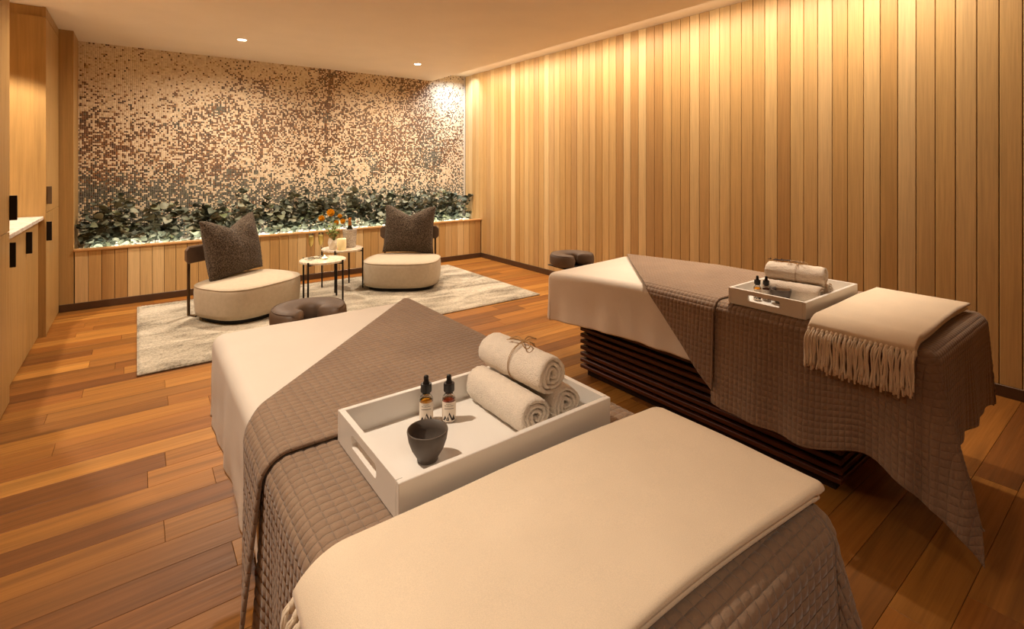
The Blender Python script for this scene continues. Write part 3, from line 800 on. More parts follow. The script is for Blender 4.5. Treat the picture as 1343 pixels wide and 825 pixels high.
# pillar candle
t = thing('pillar_candle', 'thick cream pillar candle on the rear table before the wine bucket', 'candle', (1.735, 5.33, zR))
g = G(); g.lathe([(0, 0), (.046, 0), (.048, .003), (.048, .118), (.044, .122), (.030, .117), (0, .114)], 32); g.obj('wax', M['candle'], t, smooth=True)
g = G(); g.tube([(0, 0, .113), (.001, 0, .122), (.003, 0, .127)], .0012, 5); g.obj('wick', M['black_plastic'], t)
# vase with ranunculus
t = thing('flower_vase', 'white folded ceramic vase holding the orange flowers', 'vase', (1.672, 5.43, zR))
g = G(); N = 10
pr_ = [(.026, 0), (.034, .003), (.044, .045), (.045, .07), (.040, .098), (.036, .112), (.032, .112), (.036, .09), (.038, .06), (.022, .012), (0, .010)]
for ri, (r, z) in enumerate(pr_):
    for k in range(N):
        a = 2 * PI * k / N + (0.3 * ri if ri < 6 else 1.5); kk = 1 + (.10 if k % 2 else -.06)
        g.v.append((r * kk * math.cos(a), r * kk * math.sin(a), z + (.016 * math.sin(a * 2 + 1) if 3 < ri < 7 else 0)))
for ri in range(len(pr_) - 1):
    for k in range(N): g.f.append((ri * N + k, ri * N + (k + 1) % N, (ri + 1) * N + (k + 1) % N, (ri + 1) * N + k))
g.obj('vase', M['vase'], t)
def flower(label, top, base, R):
    f = thing('orange_flower', label, 'flower', base, 0, 'orange flowers in the white vase')
    b = Vector(base); e = Vector(top) - b
    mid = e * 0.55 + Vector((-e.y * .2, e.x * .2, .012))
    pts = [Vector((0, 0, 0)), mid * .5 + Vector((0, 0, .01)), mid, e * .85 + Vector((0, 0, -.002)), e - Vector((0, 0, R * .5))]
    g = G(); g.tube(pts, .0022, 5); g.obj('stem', M['green'], f)
    pm = leaf_mesh(R * 1.05, R * .62, -.35, -1.4, 4); pm.materials[0] = M['orange']
    tilt0 = Vector((-.45, -.75, .6)).normalized().to_track_quat('Z', 'Y').to_matrix()
    for ring, (n, el, sc_) in enumerate(((9, .25, 1.0), (8, .65, .85), (6, 1.05, .65))):
        for k in range(n):
            o = bpy.data.objects.new('petal', pm); o.location = e + tilt0 @ Vector((0, 0, R * .12 * ring))
            o.rotation_euler = (tilt0 @ Matrix.Rotation(2 * PI * k / n + ring * .35, 3, 'Z') @ Matrix.Rotation(el, 3, 'X')).to_euler(); o.scale = (sc_,) * 3; link(o, f)
    g = G(); g.lathe([(0, 0), (R * .3, R * .05), (R * .28, R * .38), (0, R * .48)], 12); o = g.obj('flower_eye', M['flower_eye'], f, e, True); o.rotation_euler = tilt0.to_euler()
vx, vy = 1.672, 5.43
for lab, (dx, dz), R in (('left orange bloom of the vase bunch', (-.116, .325), .034), ('largest orange bloom at the top of the vase bunch', (-.018, .385), .044), ('small orange bloom at the upper right of the bunch', (.080, .352), .025), ('orange bloom low in the middle of the bunch', (.045, .283), .028), ('orange bloom at the right end, nearest the wine bottle neck', (.110, .295), .031)):
    flower(lab, (vx + dx * .8, vy - dx * .6, zR + dz), (vx + dx * .08, vy - dx * .06, zR + .085), R)
gr_ = G()
t2 = thing('foliage_sprig', 'thin green filler sprigs in the white vase below the blooms', 'foliage', (vx, vy, zR + .085))
for k in range(7):
    a = 2 * PI * k / 7; e = Vector((math.cos(a) * .07, math.sin(a) * .07, .10 + .05 * (k % 3)))
    gr_.tube([(math.cos(a) * .01, math.sin(a) * .01, 0), e * .5 + Vector((0, 0, .02)), e], .0014, 4)
    for q in range(5):
        o = bpy.data.objects.new('leaf', sl); o.location = e * (.4 + .14 * q) + Vector((0, 0, .008)); o.rotation_euler = (r3.uniform(-.3, .9), r3.uniform(-.6, .6), a + q * 2.3); link(o, t2)
gr_.obj('stem', M['green'], t2)
gm = sl.copy(); gm.name = 'green_leaf'; gm.materials[0] = M['green']
for c in t2.children:
    if c.name.startswith('leaf'): c.data = gm
# bucket and bottle
bx, by = 1.872, 5.475
t = thing('wine_bucket', 'grey stone wine cooler at the back of the rear table', 'bucket', (bx, by, zR))
g = G(); g.lathe([(0, 0), (.060, 0), (.064, .004), (.070, .10), (.076, .190), (.078, .196), (.076, .200), (.069, .200), (.066, .190), (.060, .10), (.055, .012), (0, .010)], 40); g.obj('cooler', M['bucket'], t, smooth=True)
t = thing('champagne_bottle', 'dark champagne bottle with copper foil neck in the stone cooler', 'bottle', (bx, by, zR + .012))
g = G(); g.lathe([(0, 0), (.040, 0), (.042, .005), (.042, .135), (.036, .175), (.022, .212), (.017, .232)], 28); g.obj('glass', M['bottle_dark'], t, smooth=True)
g = G(); g.lathe([(.0185, .222), (.0178, .235), (.0150, .268), (.0150, .290), (.017, .292), (.017, .304), (.0155, .310), (0, .312)], 24); g.obj('foil', M['copper'], t, smooth=True)

# ================================================================ MASSAGE TABLES AND THEIR CLOTH
class Bed:
    def __init__(s, x0, x1, y0, y1, z, tilt): s.x0, s.x1, s.y0, s.y1, s.z, s.tilt, s.r = x0, x1, y0, y1, z, tilt, 0.045
    def topz(s, x, y):
        if not s.tilt: return s.z + 0 * x
        t = np.clip((y - 1.75) / .78, 0, 1)
        return s.z - .035 * t - .030 * t * t * np.clip((s.x1 - x) / .8, 0, 1)
BA = Bed(0.228, 1.055, 0.38, 2.25, 0.70, False)
BB = Bed(2.180, 2.985, 0.50, 2.53, 0.70, True)
def drape(b, U, V, lift=0.0, flare=0.3, wave=0.012, seed=0.0, splay=0.04, tuck=False, flare_r=None):
    """lay cloth points over the rounded table top: flat, round the edge, then hanging; corners fall as cones"""
    U = np.asarray(U, float); V = np.asarray(V, float); r = b.r
    xa, xb, ya, yb = b.x0 + r, b.x1 - r, b.y0 + r, b.y1 - r
    sx = np.where(U < xa, -1.0, 1.0); sy = np.where(V < ya, -1.0, 1.0)
    du = np.where(U < xa, xa - U, np.where(U > xb, U - xb, 0)); dv = np.where(V < ya, ya - V, np.where(V > yb, V - yb, 0))
    a = np.maximum(du, dv) if tuck else np.hypot(du, dv)
    if flare_r is not None: a = np.where(sx > 0, .75 * np.maximum(du, dv) + .25 * a, a)
    th = np.arctan2(dv, du + 1e-12); th = np.where(a < 1e-9, 0, th)
    R = r + lift; a1 = R * PI / 2
    al = np.where(sx > 0, flare if flare_r is None else flare_r, flare) * np.sin(2 * th) ** 1.3 + 0 * a
    thp = np.clip(th / (PI / 2), 0, 1); thp = PI / 2 * thp * thp * (3 - 2 * thp)
    h = np.maximum(a - a1, 0)
    o = np.where(a < a1, R * np.sin(np.minimum(a, a1) / R), R + h * splay)
    d = np.where(a < a1, R * (1 - np.cos(np.minimum(a, a1) / R)), R + h * np.cos(al))
    along = np.where(du > dv, V, U)
    wv = np.sin(along * 21 + seed) * .6 + np.sin(along * 37 + seed * 2.3) * .4
    o = o + wave * wv * np.clip(h / .35, 0, 1.2) * (np.cos(2 * th) ** 2 * .7 + .3)
    bx = np.clip(U, xa, xb); by = np.clip(V, ya, yb)
    x = bx + sx * np.cos(thp) * o; y = by + sy * (np.sin(thp) * o + h * np.sin(al))
    z = np.maximum(b.topz(bx, by) + lift - d, 0.012)
    return np.stack([x, y, z], -1)
def puff(U, V):
    f = (np.abs(np.sin(PI * U / CU)) * np.abs(np.sin(PI * V / CV))) ** 0.40
    return f
def normals(P):
    a = np.gradient(P, axis=0); b_ = np.gradient(P, axis=1); n = np.cross(a, b_)
    return n / (np.linalg.norm(n, axis=-1, keepdims=True) + 1e-12)
def gquads(nu, nv):
    i = np.arange(nu * nv).reshape(nu, nv)
    return np.stack([i[:-1, :-1], i[1:, :-1], i[1:, 1:], i[:-1, 1:]], -1).reshape(-1, 4)
def cloth_obj(name, me, m, root, loc, thick=0.0):
    o = obj(name, me, root, -Vector(loc))
    if thick:
        md = o.modifiers.new('cloth_thickness', 'SOLIDIFY'); md.thickness = thick; md.offset = -1
    return o
def slat_base(root, b, off):
    ox, oy, _ = off
    xa, xb, ya, yb = b.x0 + .11, b.x1 - .115, b.y0 + .32, b.y1 - .21
    cx, cy = (xa + xb) / 2 - ox, (ya + yb) / 2 - oy; hx, hy = (xb - xa) / 2, (yb - ya) / 2
    g = G(); g.box(cx - hx + .035, cx + hx - .035, cy - hy + .035, cy + hy - .035, 0.0, .585); g.obj('core', M['subfloor'], root)
    lm = mesh('slat', *box_vf(-.0125, .0125, -hy, hy, -.0112, .0112, .003), M['dark_slat'])
    em = mesh('slat_end', *box_vf(-hx + .026, hx - .026, -.0125, .0125, -.0112, .0112, .003), M['dark_slat'])
    for k in range(14):
        z = .058 + .0396 * k
        for s in (-1, 1):
            obj('slat', lm, root, (cx + s * (hx - .0125), cy, z))
            obj('slat', em, root, (cx, cy + s * (hy - .014), z))
def massage_table(b, label):
    loc = ((b.x0 + b.x1) / 2, (b.y0 + b.y1) / 2, 0)
    t = thing('massage_table', label, 'massage table', loc)
    slat_base(t, b, loc)
    g = G(); g.box(b.x0 + .02 - loc[0], b.x1 - .02 - loc[0], b.y0 + .02 - loc[1], b.y1 - .02 - loc[1], .588, .608, .004); g.obj('platform', M['dark_slat'], t)
    U, V = np.meshgrid(np.linspace(b.x0 - .035, b.x1 + .035, 40), np.linspace(b.y0 - .035, b.y1 + .035, 70), indexing='ij')
    P = drape(b, U, V, -.006, 0, 0, 0, 0); P[..., 2] = np.maximum(P[..., 2], .609)
    cloth_obj('pad', np_mesh('pad', P, gquads(40, 70), M['pad']), None, t, loc)
    return t
def sheet(b, label, y_from, drop, drop_end, seed):
    U, V = np.meshgrid(np.linspace(b.x0 - drop + .02, b.x1 + drop - .02, 150), np.linspace(y_from, b.y1 + drop_end - .02, 150), indexing='ij')
    hang = np.clip(np.maximum(b.x0 - U, np.maximum(U - b.x1, V - b.y1)), 0, 1)
    P = drape(b, U, V, 0.0, 0.0, 0.010, seed, 0.02, True)
    n = normals(P)
    wr = np.array([mnoise.noise(Vector((u * 9 + seed, v * 5, seed))) for u, v in zip(U.ravel(), V.ravel())]).reshape(U.shape)
    P = P + n * (wr * (.0016 + .02 * np.clip(hang, 0, .3)))[..., None] * 1.0
    P[..., 2] = np.maximum(P[..., 2], .012)
    loc = ((b.x0 + b.x1) / 2, b.y1 - .3, b.z)
    o = obj('bed_sheet', np_mesh('bed_sheet', P - np.array(loc), gquads(150, 150), M['sheet']), None, loc)
    md = o.modifiers.new('cloth_thickness', 'SOLIDIFY'); md.thickness = .0015; md.offset = -1
    return tag(o, label, 'bed sheet')
CQ = 0.0245; CU, CV = 0.0250, 0.0212
def stitch_uv(b, U, V, flare):
    """stitch coordinates that follow the folded corners"""
    r = b.r; xa, xb, ya, yb = b.x0 + r, b.x1 - r, b.y0 + r, b.y1 - r
    du = np.where(U < xa, xa - U, np.where(U > xb, U - xb, 0)); dv = np.where(V < ya, ya - V, 0)
    th = np.arctan2(dv, du + 1e-12); a = np.hypot(du, dv); both = (du > 0) & (dv > 0)
    al = flare * np.sin(2 * th) ** 1.3; psi = np.where(th < PI / 4, al, 2 * flare - al)
    u = np.where(both, np.where(U < xa, xa - a * np.cos(psi), xb + a * np.cos(psi)), U); v = np.where(both, ya - a * np.sin(psi), V)
    return np.stack([u / CU, v / CV], -1)
def quilt(b, label, yn, P1, dl, dr, df, flare, seed, stretch=1.0, slant=0.0, flare_r=None):
    loc = ((b.x0 + b.x1) / 2, yn, b.z)
    t = thing('quilt', label, 'quilt', loc)
    s = CQ / 4
    u0 = math.floor((b.x0 - dl) / s) * s; v0 = math.floor((b.y0 - df) / s) * s
    nu = int((b.x1 + dr - u0) / s); nv = int((yn + .03 - v0) / s)
    U0, V0 = np.meshgrid(u0 + s * np.arange(nu), v0 + s * np.arange(nv), indexing='ij')
    e = np.minimum(np.minimum(U0 - U0.min(), U0.max() - U0), V0 - V0.min())
    ov = np.maximum(b.x0 - U0, 0)
    U = U0 - ov * (slant * np.clip((yn - V0), 0, 1.0) - (.16 if slant else 0) * np.exp(-((V0 - .70) / .13) ** 2))
    P = drape(b, U, V0, .008, flare, .013, seed, .04, False, flare_r)
    P = P + normals(P) * (puff(U0, V0) * .0030 * np.clip(e / .012, 0.15, 1) - .001)[..., None]
    flat = (U0 > b.x0) & (U0 < b.x1) & (V0 > b.y0)
    P[..., 2] = np.maximum(P[..., 2], .012)
    cloth_obj('cover', np_mesh('cover', P, gquads(nu, nv), M['quilt'], True, None, stitch_uv(b, U0, V0, flare)), None, t, loc, .006)
    # folded-back corner: 45 degree edge from P1
    s = CQ / 5
    nr = int((P1[1] - yn) / s) + 1; m = int(.22 / s)
    rows = []; idx = 0; Us = []; Vs = []
    for j in range(nr):
        n_l = j; n_r = min(j, m)
        rows.append((idx, n_l, n_r)); k = np.arange(-n_l, n_r + 1)
        Us.append(P1[0] + k * s); Vs.append(np.full(len(k), P1[1] - j * s)); idx += len(k)
    Uo = np.concatenate(Us); Vo = np.concatenate(Vs)
    f4 = []; f3 = []
    for j in range(nr - 1):
        o0, l0, r0 = rows[j]; o1, l1, r1 = rows[j + 1]
        for k in range(-l0, r0):
            f4.append((o0 + l0 + k, o1 + l1 + k, o1 + l1 + k + 1, o0 + l0 + k + 1))
        f3.append((o0 + l0 - l0, o1 + l1 - l1, o1 + l1 - l0))
        if r1 > r0: f3.append((o0 + l0 + r0, o1 + l1 + r0, o1 + l1 + r1))
    Uw = np.where(Uo < b.x0, b.x0 - (b.x0 - Uo) * stretch, Uo)
    ee = np.minimum((Vo - Vo.min()), ((Uo - P1[0]) - (Vo - P1[1])) * .707)
    def place(Uq, Vq): 
        Pq = drape(b, Uq, Vq, .021, 0.0, .010, seed + 1, .105 if stretch > 1 else .07)
        return Pq
    P = place(Uw, Vo); h = 1e-3
    nrm = np.cross(place(Uw + h, Vo) - P, place(Uw, Vo + h) - P); nrm /= np.linalg.norm(nrm, axis=1, keepdims=True)
    P = P + nrm * (puff(Uw, Vo) * .0030 * np.clip(ee / .012, 0.1, 1) - .002 + .004 * np.exp(-(Vo - yn) / .02))[:, None]
    me = mesh('folded_flap', P, f4 + f3, M['quilt'], True)
    li = np.zeros(len(me.loops), dtype=np.int32); me.loops.foreach_get('vertex_index', li)
    ul_ = me.uv_layers.new(name='stitch'); ul_.data.foreach_set('uv', (np.stack([Uw / CU, Vo / CV], -1))[li].astype(np.float32).ravel())
    cloth_obj('folded_flap', me, None, t, loc, .008)
    return t
def throw(b, label, ul, ur, v0, v1, base, ntas, seed, rot=0.0, tl=.15):
    loc = ((b.x0 + b.x1) / 2, (v0 + v1) / 2, b.z)
    t = thing('throw_blanket', label, 'blanket', loc)
    nu, nv = 130, 60
    rt = random.Random(seed)
    def shp(U, V): return U + (V - (v0 + v1) / 2) * rot, V + (U - ur) * rot * -.35 + 0.006 * np.sin(U * 7 + seed)
    for li, (l0, l1, ins) in enumerate(((base, base + .0175, .006), (base + .018, base + .036, 0.0))):
        U, V = np.meshgrid(np.linspace(ul + ins * .3, ur - ins, nu), np.linspace(v0 + ins, v1 - ins, nv), indexing='ij')
        su = np.linspace(0, 1, nu); 
        # crowd samples at the rounded edges
        cu = .5 - .5 * np.cos(PI * su); sv = .5 - .5 * np.cos(PI * np.linspace(0, 1, nv))
        U = (ul + ins * .3) + (ur - ins - ul - ins * .3) * cu[:, None] + 0 * V; V = (v0 + ins) + (v1 - v0 - 2 * ins) * sv[None, :] + 0 * U
        rho = .011
        e = np.minimum(np.minimum(U - U.min(), U.max() - U), np.minimum(V - V.min(), V.max() - V))
        k = np.sqrt(np.clip(1 - (1 - np.clip(e / rho, 0, 1)) ** 2, 0, 1))
        mid, hf = (l0 + l1) / 2, (l1 - l0) / 2
        und = np.array([mnoise.noise(Vector((u * 5, v * 5, seed + li))) for u, v in zip(U.ravel(), V.ravel())]).reshape(U.shape) * .004
        Uq, Vq = shp(U, V)
        top = drape(b, Uq, Vq, mid + hf * k + und * k * li, .25, .004, seed); bot = drape(b, Uq, Vq, mid - hf * k, .25, .004, seed)
        Pm = np.concatenate([top.reshape(-1, 3), bot.reshape(-1, 3)]); q = gquads(nu, nv); n_ = nu * nv
        F_ = np.concatenate([q, q[:, ::-1] + n_])
        cloth_obj('fold', np_mesh('fold', Pm, F_, M['blanket']), None, t, loc)
    for k in range(ntas):
        v = v0 + .006 + (v1 - v0 - .012) * k / (ntas - 1)
        g = G()
        for q in range(5):
            L = tl * rt.uniform(.85, 1.05); sw = rt.uniform(-.012, .012); ph = rt.uniform(0, 6); of = rt.uniform(-.0035, .0035); dp = rt.uniform(0, .010)
            aa = np.linspace(0, L, 9); tt = aa / L
            vv = v + of * np.minimum(1, tt * 4) * 1.6 + sw * tt + .003 * np.sin(tt * 7 + ph)
            Uq, Vq = shp(ul + .010 - aa, vv)
            lf = base + .022 + .012 * np.sin(PI * np.minimum(1, tt * 1.5)) + dp * tt
            P = drape(b, Uq, Vq, lf, .1, .0, 0, .05)
            g.tube(P, [.0031 + .0006 * math.sin(x * 3) for x in range(8)] + [.0038], 5)
        P = drape(b, np.array([ul + .012, ul - .001, ul - .012]) + (v - (v0 + v1) / 2) * rot, np.full(3, shp(ul, v)[1]), base + .026, .1, 0, 0)
        g.tube(P, [.005, .0078, .006], 7)
        me = g.mesh('tassel', M['blanket'], True)
        obj('tassel', me, t, -Vector(loc))
    return t
massage_table(BA, 'nearest massage table, the one in front with the big throw across its foot')
massage_table(BB, 'massage table along the wooden wall on a dark slatted base')
sheet(BA, 'cream sheet over the head of the nearest massage table', 1.10, .31, .33, 1.7)
sheet(BB, 'cream sheet hanging over the head of the massage table by the wooden wall', 1.22, .31, .30, 4.2)
quilt(BA, 'taupe quilted cover on the nearest massage table, corner folded back', 1.18, (1.050, 2.245), .50, .38, .32, .26, .6, 1.55)
quilt(BB, 'taupe quilted cover on the massage table by the wall, its corner reaching the floor', 1.30, (2.965, 2.505), .46, .24, .36, .24, 2.1, 1.0, 0.10, 0.03)
throw(BA, 'cream folded throw across the foot of the nearest massage table', .15, 1.070, .405, .788, .016, 18, 3, .09)
throw(BB, 'cream fringed throw across the foot of the massage table by the wall', 2.135, 2.915, .545, .895, .016, 22, 8, 0, .165)
# ---- face cradles at the head ends
def face_cradle(label, cx, cy, z, bed):
    t = thing('face_cradle', label, 'face cradle', (cx, cy, z - .095))
    g = G(); n = 44; a0, a1 = math.radians(-90 + 36), math.radians(270 - 36); NP_ = 20
    for i in range(n + 1):
        a = a0 + (a1 - a0) * i / n; ed = min(i, n - i) / 3.0
        k = math.sqrt(max(0.02, 1 - max(0, 1 - ed) ** 2)) if ed < 1 else 1
        for q in range(NP_):
            b_ = 2 * PI * q / NP_; sxx, szz = supere(b_, 3.4, .064 * (0.75 + .25 * k), .047 * (0.78 + .22 * k))
            rr_ = .104 + sxx
            g.v.append((rr_ * math.cos(a) * 1.02, rr_ * math.sin(a) * .98, .048 + szz - (.004 if sxx < -.03 else 0)))
    for i in range(n):
        for q in range(NP_):
            a_ = i * NP_ + q; b_ = i * NP_ + (q + 1) % NP_; g.f.append((a_, b_, b_ + NP_, a_ + NP_))
    for i, fl_ in ((0, False), (n, True)):
        o_ = i * NP_; ce = np.mean(np.array(g.v[o_:o_ + NP_]), 0); aa = a0 if not fl_ else a1
        off = np.array((math.sin(aa), -math.cos(aa), 0)) * .014 * (1 if not fl_ else -1)
        g.v.append(tuple(ce + off)); c = len(g.v) - 1
        for q in range(NP_):
            f_ = (o_ + q, o_ + (q + 1) % NP_, c); g.f.append(f_[::-1] if not fl_ else f_)
    c = g.obj('cushion', M['leather'], t, smooth=True)
    g = G(); pts = []
    for i in range(n + 1):
        a = a0 + (a1 - a0) * i / n; pts.append((.157 * math.cos(a) * 1.02, .157 * math.sin(a) * .98, .0875))
    g.tube(pts, .0022, 5); g.obj('seam', M['leather'], c, smooth=True)
    yb = bed.y1 - cy - .10
    for s in (-1, 1):
        g = G(); g.tube([(s * .09, yb, -.012), (s * .09, .10, -.012)], .008, 8); g.obj('support_arm', M['black_metal'], t)
    g = G(); g.box(-.13, .13, -.11, .13, -.006, .002, .002); g.obj('support_plate', M['black_metal'], t)
    return t
face_cradle('brown leather crescent face cradle at the head of the nearest table', .650, 2.470, .692, BA)
face_cradle('brown leather crescent face cradle beyond the far table, against the wooden wall', 2.625, 2.745, .692, BB)

# ================================================================ TRAYS AND WHAT STANDS ON THEM
ZTRAY = 0.7115
def rr_pt(t, cy, cz, hy, hz, r):
    """point on a rounded rectangle, by angle-ordered arc length, starting on the +y side"""
    seg = []
    for (sx, sz, a0) in ((1, 1, 0), (-1, 1, PI / 2), (-1, -1, PI), (1, -1, 1.5 * PI)):
        seg.append([(cy + sx * (hy - r) + r * math.cos(a0 + k * PI / 6), cz + sz * (hz - r) + r * math.sin(a0 + k * PI / 6)) for k in range(4)])
    P = [(cy + hy, cz)] + seg[0] + [(cy, cz + hz)] + seg[1] + [(cy - hy, cz)] + seg[2] + [(cy, cz - hz)] + seg[3]
    P.append(P[0]); D = [0.0]
    for a, b in zip(P, P[1:]): D.append(D[-1] + math.hypot(a[0] - b[0], a[1] - b[1]))
    L = (t % 1) * D[-1]; i = max(k for k in range(len(D) - 1) if D[k] <= L + 1e-12); f = (L - D[i]) / max(1e-9, D[i + 1] - D[i])
    return (P[i][0] + (P[i + 1][0] - P[i][0]) * f, P[i][1] + (P[i + 1][1] - P[i][1]) * f)
def slot_panel(L, H, t, s0, s1, z0, z1):
    """end panel of the tray: thickness along x (0..t), along y (0..L), with a rounded slot"""
    n = 48; outer = []; inner = []
    cy, cz = (s0 + s1) / 2, (z0 + z1) / 2
    for i in range(n):
        a = 2 * PI * (i + .5) / n; c, s = math.cos(a), math.sin(a)
        inner.append(rr_pt(i / n, cy, cz, (s1 - s0) / 2, (z1 - z0) / 2, .006))
        outer.append(rr_pt(i / n, L / 2, H / 2, L / 2, H / 2, .0004))
    corners = [(0, 0), (L, 0), (L, H), (0, H)]
    for cyx, czx in corners:
        j = min(range(n), key=lambda i: math.hypot(outer[i][0] - cyx, outer[i][1] - czx)); outer[j] = (cyx, czx)
    for j, (y_, z_) in enumerate(outer):
        if (y_, z_) in corners: continue
        outer[j] = (0 if y_ < .002 else L if y_ > L - .002 else y_, 0 if z_ < .002 else H if z_ > H - .002 else z_)
    v = []; f = []
    for x in (0, t):
        v += [(x, *p) for p in outer]; v += [(x, *p) for p in inner]
    for i in range(n):
        j = (i + 1) % n
        f.append((i, n + i, n + j, j)); f.append((2 * n + i, 2 * n + j, 3 * n + j, 3 * n + i))
        f.append((i, j, 2 * n + j, 2 * n + i)); f.append((n + i, 3 * n + i, 3 * n + j, n + j))
    return v, f
LX, LY, HT, TT = .553, .338, .072, .013
def tray(label, loc):
    t = thing('serving_tray', label, 'tray', loc, 0, 'white lacquer trays')
    obj('tray_base', mesh('tray_base', *box_vf(TT, LX - TT, TT, LY - TT, .001, .010), M['white_lacquer']), t)
    for y in (0, LY - TT): obj('side_panel', mesh('side_panel', *box_vf(0, LX, y, y + TT, 0, HT, .0012), M['white_lacquer']), t)
    em = mesh('end_panel', *slot_panel(LY - 2 * TT - .001, HT, TT, .092, .232, .026, .054), M['white_lacquer'])
    for x in (0, LX - TT): obj('end_panel', em, t, (x, TT + .0005, 0))
    return t
def towel_mesh(L, R, seed, bands=False, turns=3.3):
    r0 = .002; ns = 150; ny = 26; pitch = (R - r0) / turns; th = pitch * .90
    rt = random.Random(seed); v = []; f = []
    ys = np.linspace(-L / 2, L / 2, ny)
    ring = []
    for yi, y in enumerate(ys):
        e = min(yi, ny - 1 - yi); k = (.55, .85, .97)[e] if e < 3 else 1.0
        for side in (1, -1):
            rngs = range(ns + 1) if side == 1 else range(ns, -1, -1)
            for i in rngs:
                q = i / ns; a = 2 * PI * turns * q + seed; r = r0 + (R - r0 - th / 2) * q + th * .25
                r += .0016 * math.sin(a * 3 + seed) * q
                taper = min(1, (1 - q) * ns / 3 + .35) * min(1, q * ns / 2 + .4)
                rr_ = r + side * th / 2 * k * taper + rt.uniform(-.0012, .0012)
                if bands and side == 1 and q > .69 and (L / 2 - .052 < y < L / 2 - .042 or L / 2 - .032 < y < L / 2 - .022): rr_ -= .0018
                sq = 1 - .05 * max(0, -math.sin(a))
                v.append((rr_ * math.cos(a) * 1.02, y + rt.uniform(-.0006, .0006) + (1 if y > 0 else -1) * (.003 * math.sin(a * 2 + seed * 3) if e < 2 else 0), rr_ * math.sin(a) * sq))
    m_ = 2 * (ns + 1)
    for yi in range(ny - 1):
        for i in range(m_):
            a = yi * m_ + i; b_ = yi * m_ + (i + 1) % m_; f.append((a, a + m_, b_ + m_, b_))
    for base, fl in ((0, False), ((ny - 1) * m_, True)):
        for i in range(ns):
            q = (base + i, base + i + 1, base + m_ - 2 - i, base + m_ - 1 - i); f.append(q if not fl else q[::-1])
    return mesh('rolled_towel', v, f, M['towel'], True)
TW = [towel_mesh(.245, .0475, 1.3, True), towel_mesh(.24, .0465, 2.9), towel_mesh(.242, .0480, 0.4)]
def bow(parent, R):
    g = G()
    for y0 in (.0, .004):
        g.tube([((R + .0012) * math.cos(a) * 1.02, y0 - .012, (R + .0004) * math.sin(a)) for a in np.linspace(0, 2 * PI, 41)[:-1]], .0008, 5, closed=True)
    z = R + .002
    def loop(dx, dy, ln, wd):
        d = Vector((dx, dy, 0)).normalized(); s = Vector((-d.y, d.x, 0)); pts = []
        for i in range(21):
            a = i / 20 * 2 * PI; t = (1 - math.cos(a)) / 2
            p = d * ln * t + s * wd * math.sin(a) * (t ** .5); p.z = 0.006 * math.sin(PI * t) - .32 * abs(p.x) ** 1.5
            pts.append((p.x, p.y - .012, z + p.z))
        g.tube(pts, .0015, 5)
    loop(.85, .1, .046, .011); loop(-.45, -.85, .046, .012); loop(-.2, .95, .044, .010)
    for (dx, dy, ln) in ((-.9, -.1, .035), (.5, -.85, .030), (-.35, .9, .050), (.9, .6, .02)):
        d = Vector((dx, dy, 0)).normalized(); g.tube([(d.x * ln * q, d.y * ln * q - .012, z + .003 * math.sin(q * 3) - 8 * (d.x * ln * q) ** 2 * 1.1) for q in (0, .3, .6, 1)], .0012, 5)
    g.tube([(0, -.016, z), (0, -.012, z + .004), (0, -.008, z)], .003, 6)
    return g.obj('twine_bow', M['twine'], parent, smooth=True)
